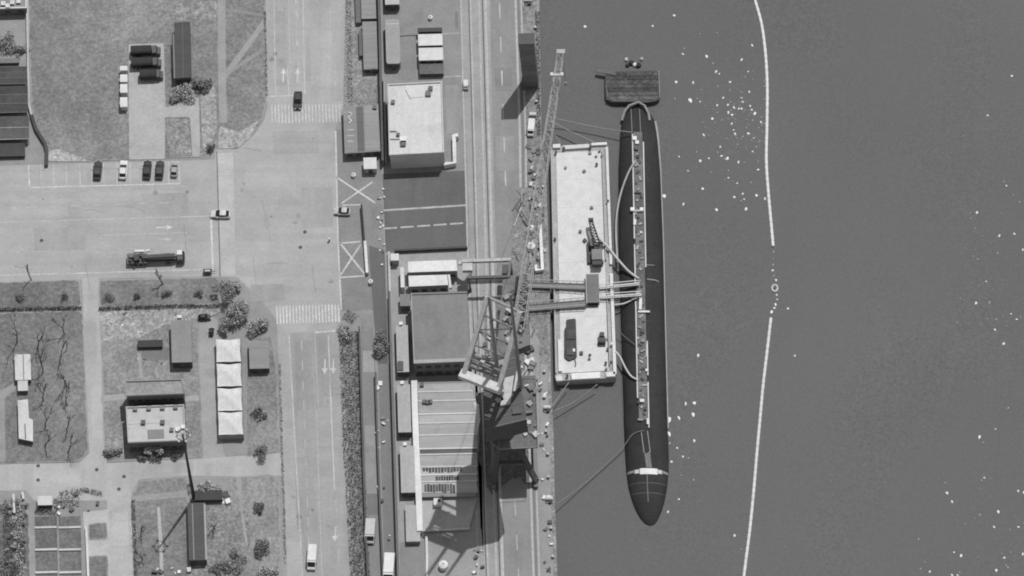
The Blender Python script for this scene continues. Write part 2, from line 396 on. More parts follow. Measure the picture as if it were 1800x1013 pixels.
def ragp(pts):
    rr = random.Random(3); o = []
    for i, a in enumerate(pts):
        b_ = pts[(i + 1) % len(pts)]; o += [(lerp(a, b_, k / 8)[0] + rr.uniform(-2.5, 2.5), lerp(a, b_, k / 8)[1] + rr.uniform(-2.5, 2.5)) for k in range(8)]
    return o
sheet('darkened_ground', ragp([(838, 690), (920, 690), (938, 740), (941, 862), (926, 850), (908, 838), (886, 852), (864, 872), (838, 800)]), .020, mat(116, 'rough'))  # crane shadow painted onto the ground as a darker sheet, arched below
sheet('darkened_ground', ragp([(905, 350), (940, 330), (950, 420), (925, 560), (900, 640), (880, 560), (898, 460)]), .024, mat(140, 'rough'))  # slightly darker rough sheet along the quay
sheet('darkened_ground', ragp([(850, 520), (930, 540), (928, 700), (850, 720)]), .022, mat(132, 'rough'))  # darker rough sheet across runway and quay road

# rails, set in pairs along the quay
for i, (x0, v, w) in enumerate(((809, 178, .35), (823, 110, .25), (826, 184, .3), (841, 176, .5), (847, 90, .22), (852, 182, .6))):
    ribbon('crane_rail', [(x0, -150), (x0 + 1, 0), (x0 + 13, 440), (x0 + 32, 1013), (x0 + 36, 1150)], w, .03 + .002 * i, mat(v, 'metal'), h=.05)
for i, (x0, v, w) in enumerate(((906, 180, .5), (911, 120, .5), (916, 176, .4))):
    ribbon('crane_rail', [(x0 - 3, -150), (x0, 0), (x0 + 8, 240), (x0 + 9, 330)], w, .03 + .002 * i, mat(v, 'metal'), h=.05)
    ribbon('crane_rail', [(x0 + 14, 560), (x0 + 22, 700), (x0 + 32, 1013), (x0 + 36, 1150)], w, .03 + .002 * i, mat(v, 'metal'), h=.05)

# ------------------------------------------------------------------ painted markings
WHITE = mat(214, 'worn')
def marking(name, z=.030):
    o = bpy.data.objects.new(name, None); COL.objects.link(o); o['kind'] = 'structure'; ORG[o] = Vector((0, 0, 0)); return o
def line(par, a, b_, w=.16, v=205, z=.030, name='line'):
    return ribbon(name, [a, b_], w, z, mat(v, 'worn'), par)
def dashes(par, a, b_, n, duty=.45, w=.16, v=205, z=.030):
    for i in range(n):
        t0 = i / n; line(par, lerp(a, b_, t0), lerp(a, b_, t0 + duty / n), w, v, z, 'dash')
cw = marking('crosswalk')
for i in range(21):
    x = 476 + i * 5.95
    M().flat(PP([(x, 184 - i * .05), (x + 2.9, 184 - i * .05), (x + 4.1, 217 - i * .1), (x + 1.2, 217 - i * .1)], .028)).build('stripe', mat(199, 'worn'), cw)
cw = marking('crosswalk')
for i in range(20):
    x = 485 + i * 5.7
    M().flat(PP([(x, 538 - i * .15), (x + 3, 538 - i * .15), (x + 4, 570 - i * .2), (x + 1, 570 - i * .2)], .028)).build('stripe', mat(206, 'worn'), cw)
rm = marking('road_markings')
line(rm, (470, 170), (517, 168), .3)
for x, v in ((480, 196), (506, 190), (521, 188), (531, 198), (585, 186)): line(rm, (x, -100), (x + 4.5, 166), .2, v)
dashes(rm, (520, 0), (522, 90), 5)
dashes(rm, (508, 170), (505, 120), 1, 1, .2); 
line(rm, (590, 230), (594, 420), .35, 208); line(rm, (594, 420), (600, 545), .35, 204)
def cross(par, q):
    line(par, q[0], q[2], .4, 205); line(par, q[1], q[3], .4, 200, .034)
cross(rm, [(592, 312), (655, 320), (660, 357), (600, 358)])
line(rm, (601, 361), (637, 360), .3); cross(rm, [(598, 428), (634, 430), (641, 482), (598, 485)])
line(rm, (597, 428), (634, 425), .35); line(rm, (598, 488), (642, 485), .35)
line(rm, (553, 585), (595, 581), .4, 205)
line(rm, (553, 585), (560, 720), .15, 188); line(rm, (577, 590), (588, 862), .22, 204); line(rm, (588, 862), (594, 862), .2, 200)
dashes(rm, (530, 600), (545, 1013), 12, .5, .16, 192); line(rm, (556, 720), (567, 1040), .18, 186)
line(rm, (508, 588), (532, 1013), .3, 190, .034); line(rm, (600, 640), (619, 1013), .35, 190, .034)
dashes(rm, (590, 880), (597, 1010), 3, .5, .2, 190)
def arrow(par, x, y, s=1, ang=0, v=214):
    pts = [(-.12, -1.6), (.12, -1.6), (.12, .3), (.55, .3), (0, 1.5), (-.55, .3), (-.12, .3)]
    c = P(x, y, .036); co, si = math.cos(ang), math.sin(ang)
    M().flat([Vector((c.x + (a * co - b_ * si) * s, c.y + (a * si + b_ * co) * s, .036)) for a, b_ in pts]).build('arrow', mat(v, 'worn'), par, tri=True)
for x, y in ((498, 132), (523, 132)): arrow(rm, x, y, 1.15)
for x, y in ((571, 645), (586, 645), (589, 940)): arrow(rm, x, y, 1.2, math.pi, 204)
arrow(rm, 290, 400, 1.2, -math.pi / 2); arrow(rm, 290, 421, 1.0, -math.pi / 2, 196)
line(rm, (371, 382), (374, 474), .4, 210); line(rm, (381, 266), (387, 486), .25, 120, .034)
line(rm, (0, 391), (368, 380), .2, 198); line(rm, (180, 414), (330, 409), .18, 192)
dashes(rm, (8, 366), (318, 356), 8, .5, .18, 196); line(rm, (0, 341), (330, 328), .18, 184)
line(rm, (0, 444), (100, 442), .18, 190); line(rm, (120, 442), (240, 437), .18, 180); line(rm, (-60, 486), (370, 474), .35, 196)
for x in range(0, 300, 17): line(rm, (x, 301 - x * .02), (x + 15, 301 - x * .02), .1, 178)
pk = marking('parking_bay_lines')
line(pk, (50, 290), (52, 330), .3, 205); line(pk, (52, 330), (316, 323), .32, 208); line(pk, (316, 323), (314, 283), .3, 200)
for x in (72, 94, 116, 140, 161, 182, 205, 228, 251, 296): line(pk, (x, 291 - x * .025), (x + 1, 328 - x * .02), .2, 198)
cm = marking('court_markings')
line(cm, (675, 370), (819, 361), .45, 186)
for i in range(5): line(cm, lerp((675, 402), (820, 392), i / 5), lerp((675, 402), (820, 392), i / 5 + .16), .4, 190, name='dash')
qm = marking('quay_road_markings')
dashes(qm, (878, 6), (890, 360), 6, .45, .25, 198); dashes(qm, (905, 880), (914, 1060), 3, .45, .22, 186)
ym = marking('yard_lines')
line(ym, (703, 64), (736, 62), .3, 90); line(ym, (778, 60), (808, 58), .25, 176); line(ym, (781, 135), (812, 134), .3, 182); line(ym, (812, 140), (818, 235), .2, 178)

rn = random.Random(21)
for i, (x0, y0, x1, y1, v) in enumerate(((430, 290, 520, 330, 180), (530, 330, 585, 400, 168), (420, 420, 470, 470, 178), (250, 340, 330, 376, 168), (20, 350, 120, 384, 178), (60, 400, 150, 440, 169), (480, 230, 560, 270, 168), (545, 20, 585, 150, 184), (484, 20, 503, 150, 172), (520, 600, 550, 720, 160), (556, 720, 584, 860, 170), (520, 820, 555, 930, 162), (150, 560, 170, 640, 176), (160, 680, 178, 770, 190), (60, 826, 140, 856, 190), (260, 815, 340, 832, 178), (198, 900, 226, 960, 190), (440, 500, 500, 530, 166), (870, 120, 900, 160, 142), (872, 240, 905, 300, 158), (700, 60, 730, 140, 146), (784, 150, 806, 235, 160), (800, 20, 805, 50, 140))):
    sheet('repair_patch', Q(x0, y0, x1, y1), .0205 + .0007 * i % .006, mat(v, 'road' if i % 2 else 'roadx'))
for i in range(26):
    x, y = rn.choice(((rn.uniform(20, 370), rn.uniform(335, 480)), (rn.uniform(420, 585), rn.uniform(240, 530)), (rn.uniform(515, 600), rn.uniform(600, 1000)), (rn.uniform(475, 595), rn.uniform(5, 160))))
    r = rn.uniform(1.2, 5)
    sheet('oil_stain', [(x + math.cos(a) * r * rn.uniform(.6, 1.3), y + math.sin(a) * r * rn.uniform(.6, 1.3)) for a in [k * math.pi / 5 for k in range(10)]], .028 + .0002 * i, mat(rn.choice((148, 156, 160, 138)), 'road'))
for i in range(16):
    x, y = rn.choice(((rn.uniform(20, 330), rn.uniform(340, 470)), (rn.uniform(420, 560), rn.uniform(250, 520)), (rn.uniform(515, 580), rn.uniform(600, 950))))
    pth = [(x, y)]
    for k in range(6): pth.append((pth[-1][0] + rn.uniform(2, 9) * (1 if i % 2 else .2), pth[-1][1] + rn.uniform(-2, 3) + (0 if i % 2 else 8)))
    ribbon('crack', pth, .10, .034 + .0002 * i, mat(150, 'road'))
# ------------------------------------------------------------------ buildings
def base_of(poly): 
    c = sum(poly, Vector((0, 0, 0))) / len(poly); return Vector((c.x, c.y, 0))
def windows(par, poly, h, n, door=True, wv=60):
    """dark openings with frames along the near (south) wall of a prism"""
    ed = sorted(((poly[i], poly[(i + 1) % len(poly)]) for i in range(len(poly))), key=lambda e: (e[0].y + e[1].y))[0]
    a, b_ = (ed[0].copy(), ed[1].copy()) if ed[0].x < ed[1].x else (ed[1].copy(), ed[0].copy())
    a.z = b_.z = 0
    d = (b_ - a); L = d.length; d.normalize(); rz = math.atan2(d.y, d.x); nrm = Vector((d.y, -d.x, 0))
    fl = max(1, int(h / 3.0))
    for f in range(fl):
        z = f * 3.0 + 1.6 if fl > 1 else min(1.6, h * .55)
        for i in range(n):
            q = a + d * L * (i + .5) / n
            if door and f == 0 and i == n // 2:
                M().box(q + nrm * .03 + Vector((0, 0, 1.0)), (1.0, .08, 2.0), rz).build('door', mat(96, 'paint'), par); continue
            w = M().box(q + nrm * .02 + Vector((0, 0, z)), (1.2, .08, 1.0), rz).build('window', pane_mat(), par)
            M().box(q + nrm * .06 + Vector((0, 0, z - .56)), (1.4, .14, .1), rz).build('sill', mat(110, 'paint'), w)
def building(name, label, pts, h, rv, wv=120, kind='roof', cat='building', nwin=0, over_=.12, parapet=None, group=None, ridge=None, z0=0):
    poly = PP(pts, h); base = base_of(poly)
    th = thing(name, label, cat, base, group)
    wl = inset(poly, over_); wv = min(205, wv + 28)
    M().prism(wl, z0, h - .22).build('wall', mat(wv, 'concrete'), th)
    if ridge is None:
        r = M().prism(poly, h - .215, h).build('roof', mat(rv, kind), th)
    else:   # gable: ridge runs along x ('x') or y ('y')
        a, b_, c, d = poly
        if ridge == 'y': a, b_, c, d = b_, c, d, a
        m1 = (a + d) / 2; m2 = (b_ + c) / 2; rise = .22 * ((a - d).length) * .5
        m1 = m1 + Vector((0, 0, rise)); m2 = m2 + Vector((0, 0, rise))
        lo = Vector((0, 0, -.2))
        r = M().add([a, b_, m2, m1, a + lo, b_ + lo, m2 + lo, m1 + lo], [(0, 1, 2, 3), (7, 6, 5, 4), (0, 4, 5, 1), (1, 5, 6, 2), (2, 6, 7, 3), (3, 7, 4, 0)]).build('roof', mat(rv, kind), th)
        M().add([m1, m2, c, d, m1 + lo, m2 + lo, c + lo, d + lo], [(0, 1, 2, 3), (7, 6, 5, 4), (0, 4, 5, 1), (1, 5, 6, 2), (2, 6, 7, 3), (3, 7, 4, 0)]).build('roof_slope', mat(rv, kind), th)
        M().add([a + lo, d + lo, m1 + lo], [(0, 1, 2)]).add([b_ + lo, c + lo, m2 + lo], [(2, 1, 0)]).build('gable', mat(wv, 'concrete'), th)
        M().bar(m1 + Vector((0, 0, .03)), m2 + Vector((0, 0, .03)), .3, .1).build('ridge_cap', mat(min(rv + 18, 225), kind), r)
    if parapet:
        ins = inset(poly, .28); n = len(poly)
        for i in range(n):
            M().prism([poly[i], poly[(i + 1) % n], ins[(i + 1) % n], ins[i]], h + .002, h + .35).build('parapet', mat(parapet, 'concrete'), r)
    if nwin: windows(th, wl, h, nwin)
    th['_h'] = h
    return th
def on_roof(th, name, pts, h, dz, v, kind='paint'):
    """flat or boxy piece on a roof, drawn at roof level"""
    return M().prism(PP(pts, h), h + .004, h + dz).build(name, mat(v, kind), th)
def vent(th, px, py, h, w=.9, v=150, dz=.7):
    c = P(px, py, h); k = M().box((c.x, c.y, h + dz / 2 + .004), (w, w, dz)).build('roof_vent', mat(v, 'metal'), th)
    M().box((c.x, c.y, h + dz + .06), (w * 1.25, w * 1.25, .1)).build('vent_cap', mat(min(230, v + 40), 'metal'), k)

b = building('large_hall', 'large flat white roof on hall beside the parking court', [(681, 149), (777, 144), (781, 269), (684, 274)], 6.6, 216, 172, nwin=0, parapet=205)
for px, py, w, v in ((757, 157, .8, 60), (753, 166, 1.0, 70), (691, 181, .7, 70), (709, 247, 1.1, 205), (709, 254, 1.0, 60), (700, 238, .6, 60)): vent(b, px, py, 6.6, w, v, .5)
on_roof(b, 'roof_seam', [(712, 158), (713.5, 158), (722, 175), (720.5, 175)], 6.6, .06, 150); on_roof(b, 'roof_seam', [(722, 172), (744, 170), (744, 171), (722, 173)], 6.6, .05, 180)
on_roof(b, 'pipe', [(684, 231), (697, 231), (697, 232.4), (684, 232.4)], 6.6, .2, 80); on_roof(b, 'pipe', [(684, 245), (702, 245), (702, 246), (684, 246)], 6.6, .2, 110)
b = building('ribbed_shed', 'low shed with grey ribbed roof and dark centre strip beside crosswalk', [(603, 188), (665, 184), (669, 266), (606, 270)], 2.6, 150, 100, 'ribbed', nwin=4)
on_roof(b, 'roof_panel', [(607, 189), (624, 188), (627, 267), (609, 269)], 2.6, .06, 146, 'ribbed'); on_roof(b, 'roof_panel', [(626, 188), (638, 187), (641, 266), (629, 267)], 2.6, .05, 112, 'ribbed'); on_roof(b, 'roof_panel', [(640, 187), (664, 185), (667, 265), (643, 266)], 2.6, .06, 158, 'ribbed')
for y in (228, 238, 248): on_roof(b, 'roof_strip', [(611, y), (622, y - .5), (622, y + 1.5), (611, y + 2)], 2.6, .09, 185)
M().tube([P(613, 198, 2.72), P(619, 201, 2.72), P(612, 207, 2.72), P(618, 213, 2.72), P(613, 217, 2.72)], .22, 5).build('coiled_duct', mat(220, 'paint'), b); vent(b, 659, 190, 2.6, .7, 70, .5)
building('guard_hut', 'small white cube hut at corner of ribbed shed', Q(639, 277, 662, 297), 2.4, 222, 150, cat='hut', nwin=1)
b = building('white_roof_shed', 'upper of two white slab roofs in fenced yard', Q(735, 60, 778, 80), 2.6, 226, 120, nwin=3, parapet=None)
b = building('white_roof_shed', 'lower of two white slab roofs in fenced yard', Q(736, 84, 779, 106), 2.6, 222, 120, nwin=3)
building('dark_shed', 'thin dark shed above the two white slab roofs', Q(734, 49, 777, 56), 2.2, 84, 70, 'ribbed', cat='shed')
building('dark_shed', 'mottled dark shed directly below the white slab roofs', Q(737, 112, 780, 130), 1.6, 112, 60, 'worn', cat='shed')
b = building('long_barrack', 'long pale rounded roof block left of white slab roofs', rnd_poly(Q(678, 34, 703, 112), 5, 3), 3.0, 168, 110, nwin=3); 
on_roof(b, 'roof_band', [(679, 42), (701, 41), (701, 43), (679, 44)], 3.0, .06, 190)
building('long_barrack', 'pale block cut by top edge left of fenced yard', Q(676, -60, 701, 8), 2.9, 190, 96, nwin=3)
building('grey_store', 'narrow grey store with ledge along the yard wall', Q(638, 38, 663, 122), 2.0, 148, 100, 'ribbed', nwin=2)
building('grey_store', 'grey store at top edge beside the yard wall', Q(634, -60, 660, 33), 2.0, 152, 100, 'ribbed')
building('lean_to', 'low dark lean-to on left flank of narrow grey store', Q(631, 54, 639, 98), 1.3, 112, 90, 'ribbed', cat='lean-to')
building('lean_to', 'low dark lean-to at top edge beside grey store', Q(624, -60, 633, 40), 1.3, 118, 90, 'ribbed', cat='lean-to')
# main block beside the crane runway
b = building('white_bay_hall', 'upper brightest white roof bay by the quay gantry', [(717, 460), (802, 457), (804, 476), (718, 479)], 4.0, 236, 140, nwin=5)
b2 = building('white_bay_hall', 'shorter white roof bay between bright bay and grey workshop', [(718, 485), (786, 483), (788, 501), (719, 504)], 4.0, 232, 140, nwin=4)
M().prism(PP([(787, 483), (791, 483), (794, 506), (790, 506)], 4.0), 3.2, 4.06).build('eaves_beam', mat(222, 'paint'), b2)
building('annexe', 'little white box at corner of the pale terrace', Q(687, 446, 701, 458), 2.6, 224, 140, cat='annexe')
building('annexe', 'small grey annexe above the narrow pale workshop', Q(703, 517, 721, 538), 2.4, 140, 100, cat='annexe')
b = building('grey_workshop', 'big square mid-grey workshop roof with pale lower parapet', [(722, 516), (821, 513), (828, 636), (727, 640)], 6.4, 140, 92, nwin=6)
on_roof(b, 'parapet', [(727, 634), (828, 630.5), (828.2, 636), (727.3, 640)], 6.4, .3, 172); on_roof(b, 'parapet', [(722, 516), (724, 516), (729, 634), (727, 634)], 6.4, .25, 160)
on_roof(b, 'parapet', [(724, 516), (821, 513), (821, 516), (724, 519)], 6.4, .25, 130)
for i, (x0, y0, x1, y1, v, lab) in enumerate(((697, 572, 718, 654, 184, 'narrow pale workshop roof beside the grey workshop'), (699, 676, 722, 760, 180, 'narrow pale workshop in middle of row along white parapet'), (704, 784, 729, 866, 182, 'narrow pale workshop lowest in row along white parapet'))):
    b = building('narrow_workshop', lab, Q(x0, y0, x1, y1), 2.5, v, 96, nwin=2, group='narrow workshops in a row')
    if i == 0: on_roof(b, 'hatch', [(699, 636), (709, 636), (709, 652), (699, 652)], 2.5, .3, 90)
    vent(b, x0 + 8, y0 - 2, 2.5, .6, 210, .4)
building('plain_annexe', 'pale low annexe under the lowest narrow workshop', Q(713, 888, 738, 952), 1.6, 182, 120, cat='annexe')
# stepped low roof of pale panels
rp = [(733, 672), (826, 670), (836, 700), (842, 735), (842, 780), (838, 830), (836, 872), (740, 874)]
h = 1.6
sb = building('panel_roof_store', 'low store roofed in pale ribbed panels beneath crane shadow', rp, h, 150, 110, 'ribbed')
ty = [674, 690, 706, 729, 745, 766, 790, 800, 822, 836, 848, 868]
for i, (a, c) in enumerate(zip(ty, ty[1:])):
    x0 = 735 + (a - 672) * .028; x1 = min(826 + (a - 672) * .3, 838)
    on_roof(sb, 'roof_panel', [(x0, a + 1.5), (x1, a - .5), (min(x1 + 3, 840), c - 2), (x0 + .6, c - .5)], h, .08 + .02 * (i % 3), (184, 176, 172, 182, 170, 178, 108, 176, 186, 176, 184, 172)[i], 'ribbed')
    if i: on_roof(sb, 'roof_rib', [(x0 - 1, a - 1.2), (x1, a - 3.2), (x1, a - .8), (x0 - 1, a + 1.2)], h, .24, 205 if i % 3 else 218)
rn = random.Random(4)
for i in range(13): on_roof(sb, 'skylight', Q(743 + i * 5.4, 821 + rn.uniform(-1, 1), 747.2 + i * 5.4, 831 + rn.uniform(-2, 1)), h, .18, rn.choice((66, 80, 96)))
for i in range(9): on_roof(sb, 'skylight', Q(766 + i * 4.6, 838 + rn.uniform(-1, 1), 769.6 + i * 4.6, 847), h, .18, rn.choice((60, 76, 90)))
for i in range(11): on_roof(sb, 'skylight', Q(746 + i * 5, 852 + rn.uniform(-1, 2), 750 + i * 5, 866 + rn.uniform(-2, 1)), h, .18, rn.choice((64, 84, 104)))
on_roof(sb, 'roof_edge', [(832, 706), (842, 712), (844, 740), (838, 768), (834, 760), (837, 730)], h, .22, 200)
for px, py in ((742, 678), (746, 708), (752, 709), (757, 708)): vent(sb, px, py, h, .7, 60, .6)
h = .5
lp = thing('loading_platform', 'low pale concrete platform at foot of the panel roof store', 'platform', base_of(PP([(740, 876), (838, 872), (822, 930), (743, 935)], h)))
M().prism(PP([(740, 878), (840, 874), (826, 931), (743, 936)], h), 0, h - .1).build('base', mat(150, 'concrete'), lp); M().prism(PP([(741, 878), (839, 875), (824, 928), (744, 932)], h), h - .097, h).build('slab', mat(182, 'concrete'), lp); M().prism(PP([(743, 932), (826, 928), (826, 931), (743, 935)], h), h - .09, h + .25).build('kerb', mat(200, 'concrete'), lp)
th = thing('roof_tank', 'white tank with dark lid on the loading platform', 'tank', P(770, 890, h))
c = P(770, 886, h + .1)
M().box((c.x, c.y, h + .75), (1.8, 1.6, 1.2)).build('tank_body', mat(222, 'paint'), th); M().box((c.x + .3, c.y + .2, h + 1.45), (.6, .6, .2)).build('tank_lid', mat(60, 'metal'), th)
for sx in (-1, 1): M().box((c.x + sx * .7, c.y, h + .1), (.15, 1.4, .18)).build('skid', mat(90, 'metal'), th)
# long white parapet walls
def wall(name, label, path, w, h, v, cat='wall', z=0, cap=None, kind='concrete'):
    th = thing(name, label, cat, P(*path[0]))
    L, Rr = strip_pts(path, w, 0)
    for i in range(len(L) - 1): M().prism([Rr[i], Rr[i + 1], L[i + 1], L[i]], z, z + h).build('wall_panel', mat(v, kind), th)
    L, Rr = strip_pts(path, w + .12, 0)
    for i in range(len(L) - 1): M().prism([Rr[i], Rr[i + 1], L[i + 1], L[i]], z + h + .003, z + h + .1).build('coping', mat(cap or v, kind), th)
    return th
wall('parapet_wall', 'broad bright white parapet left of panel roof store', [(729, 676), (730, 720), (733, 800), (737, 880), (739, 940)], 1.2, 1.9, 228)
wall('pipe_duct', 'white vertical duct at left of short white roof bay', [(708, 480), (709, 515)], .7, 2.6, 222, 'duct')
wall('pipe_duct', 'white bent duct right of large hall, short foot', [(781, 294), (800, 292), (799, 250), (798, 245), (806, 243)], .7, 1.6, 228, 'duct')
wall('pipe_duct', 'thin white line duct below the panel roof store', [(750, 946), (751, 990), (750, 1040)], .4, .8, 214, 'duct')
wall('boundary_wall', 'thin tall dark wall left of large hall', [(665, -120), (667, 0), (670, 140), (674, 292)], .35, 2.6, 118, cap=104)
wall('boundary_wall', 'pale low wall right of tall dark wall', [(676, 140), (679, 290)], .3, 1.5, 160)
wall('boundary_wall', 'dark wall between hedge strip and service lane', [(632, 580), (636, 700), (641, 860), (648, 1040)], .25, 1.7, 110, cap=100)
wall('boundary_wall', 'dark wall between the two service lanes', [(661, 660), (664, 760), (669, 900), (676, 1060)], .25, 1.6, 112, cap=104)
wall('boundary_wall', 'long dark wall left of narrow workshops', [(686, 520), (689, 640), (694, 800), (702, 1060)], .3, 2.2, 116, cap=120)
wall('boundary_wall', 'thin dark barrier along the parking court foot', [(694, 444), (822, 438)], .3, 1.0, 90)
wall('barrier_wall', 'white topped barrier beside the lower painted cross', [(642, 428), (646, 484)], .5, 1.2, 190, cap=222)
wall('barrier_wall', 'thin dark barrier beside the upper painted cross', [(636, 364), (641, 428)], .25, 1.3, 70)
wall('garden_wall', 'pale low wall curving round the sports field corner', [(47, -100), (48, 0), (50, 120), (52, 190), (56, 205)], .35, .9, 192)
wall('garden_wall', 'dark low wall running from field corner to parking', [(56, 205), (64, 230), (80, 256), (83, 268), (82, 294)], .6, .9, 84)
wall('terrace_wall', 'pale wall down left edge of the terrace', [(684, 446), (686, 520), (688, 640)], .4, 1.0, 190)
wall('pier_wall', 'white L shaped pipe wall on quay by barge', [(950, 400), (952, 440), (954, 478), (943, 479), (942, 470)], .55, 1.2, 230)

# north west corner
b = building('corner_building', 'white rimmed roof in the top left corner', Q(-90, -60, 46, 17), 3.0, 150, 84, parapet=222, nwin=6)
for px, py in ((6, 8), (22, 6), (14, 12), (33, 4)): vent(b, px, py, 3.0, .8, 170, .5)
def shade(name, label, x0, y0, x1, y1, h, v, n, lv=150):
    th = thing(name, label, 'shade roof', base_of(PP(Q(x0, y0, x1, y1), h)))
    for i in range(n):
        a = y0 + (y1 - y0) * i / n; c = y0 + (y1 - y0) * (i + 1) / n
        M().prism(PP(Q(x0, a + .5, x1, c - .5), h), h - .06, h).build('roof_panel', mat(v + 6 * (i % 2), 'worn'), th)
        M().prism(PP(Q(x0, c - .5, x1, c + .4), h), h - .12, h + .05).build('purlin', mat(lv, 'metal'), th)
    for x in (x0 + 2, (x0 + x1) / 2, x1 - 2):
        for y in (y0 + 1, y1 - 1):
            q = P(x, y, h); M().box((q.x, q.y, h / 2 - .06), (.15, .15, h - .13)).build('post', mat(90, 'metal'), th)
    return th
shade('net_shade', 'upper dark netted shade roof in left column', -90, 118, 47, 149, 2.2, 82, 3, 100)
shade('net_shade', 'middle dark netted shade roof in left column', -90, 152, 49, 199, 2.2, 78, 3, 110)
shade('net_shade', 'dark shade roof with pale cross frame in left column', -90, 205, 51, 246, 2.2, 92, 2, 170)
b = building('dark_store', 'plain darkest flat roof at foot of left column', Q(-90, 252, 44, 276), 1.2, 82, 50, cat='store')
building('dark_store', 'thin pale step roof above the netted shades', Q(-90, 104, 34, 112), 1.0, 130, 70, cat='store')
b = building('dark_hall', 'long dark roofed hall standing on the sports field', [(306, 40), (334, 38), (336, 136), (308, 138)], 3.2, 86, 70, 'ribbed', nwin=3)
on_roof(b, 'eaves_strip', [(303.5, 60), (306, 60), (308, 138), (305.5, 138)], 3.2, .05, 130); on_roof(b, 'ridge_cap', [(320, 39), (321.5, 39), (323, 137), (321.5, 137)], 3.2, .1, 100)
for i, (y0, y1, lab) in enumerate(((116, 124, 'smallest white container at head of column by the pad'), (131, 144, 'white container second from top beside the pad'), (148, 163, 'white container third from top beside the pad'), (171, 188, 'white container at bottom of column beside the pad'))):
    b = building('white_container', lab, Q(211, y0, 224, y1), 2.2, 224, 170, 'ribbed', cat='container', group='white containers beside the pad')
# houses on the left blocks
b = building('rear_house', 'house with mottled grey roof behind the pale one', [(220, 670), (321, 667), (323, 693), (222, 697)], 7.2, 156, 84, 'worn', nwin=7, parapet=160)
b = building('front_house', 'pale flat roofed house in front of mottled roof house', [(221, 716), (324, 712), (327, 775), (225, 779)], 4.6, 200, 78, 'roof', nwin=7, parapet=190)
on_roof(b, 'roof_terrace', [(259, 756), (288, 755), (289, 771), (260, 772)], 4.6, .08, 138); on_roof(b, 'walkway', [(226, 744), (290, 741), (290, 743), (226, 746)], 4.6, .1, 205)
for px, py, v, w in ((252, 744, 50, .8), (286, 744, 50, .8), (238, 720, 90, .8), (262, 719, 90, .8), (286, 718, 90, .8), (309, 717, 80, .8), (302, 757, 70, .7), (313, 756, 210, .8), (322, 752, 205, .7)): vent(b, px, py, 4.6, w, v, .5)
building('side_house', 'plain mid grey roof block right of garden court', Q(301, 563, 337, 637), 3.0, 150, 74, nwin=3)
building('garden_shed', 'small dark roofed garden shed with two white vents', Q(242, 598, 286, 610), 1.2, 78, 60, cat='shed', nwin=0)
building('small_house', 'small grey roofed house right of white tents', Q(438, 599, 473, 648), 2.4, 148, 66, 'ribbed', nwin=3)
b = building('slim_pavilion', 'upper white split roof pavilion on west lawn', Q(26, 623, 54, 668), 1.8, 214, 90, cat='pavilion')
on_roof(b, 'valley', [(40, 624), (41.5, 624), (42.5, 668), (41, 668)], 1.8, .06, 120)
building('slim_pavilion', 'short white link roof between two pavilions', Q(31, 668, 49, 687), 1.6, 208, 90, cat='pavilion')
b = building('slim_pavilion', 'lower white split roof pavilion on west lawn', [(31, 704), (49, 702), (51, 735), (58, 738), (58, 776), (33, 771)], 1.8, 214, 80, cat='pavilion')
on_roof(b, 'valley', [(43, 745), (44.5, 745), (46, 772), (44, 772)], 1.8, .06, 100)
b = building('south_block', 'dark long roof block beside the tall lamp mast', Q(331, 884, 362, 985), 2.6, 92, 70, 'ribbed', nwin=2)
on_roof(b, 'eaves_strip', [(337, 886), (339, 886), (342, 984), (340, 984)], 2.6, .06, 140); on_roof(b, 'eaves_strip', [(358, 886), (361, 886), (364, 984), (361, 984)], 2.6, .06, 170)
b = building('south_block', 'small dark flat roof just right of the lamp mast', Q(342, 862, 391, 879), 1.6, 80, 60, nwin=0)
b = building('planting_shed', 'small white twin roofed shed above the dark plots', Q(66, 872, 92, 888), 1.8, 214, 60, cat='shed')
# dark plots with pale kerb bars
for r_, (y0, y1) in enumerate(((908, 926), (932, 965), (970, 1005), (1010, 1060))):
    for c_, (x0, x1) in enumerate(((61, 100), (103, 142))):
        o = sheet('plot', Q(x0 + r_ * .7, y0, x1 + r_ * .7, y1), .05, mat((114, 126)[c_], 'grass'))
        th = M().prism(PP(Q(x0 + r_ * .7, y1 + .6, x1 + r_ * .7, y1 + 4), .0), .05, .4).build('plot_kerb', mat(206, 'concrete')); th['kind'] = 'structure'
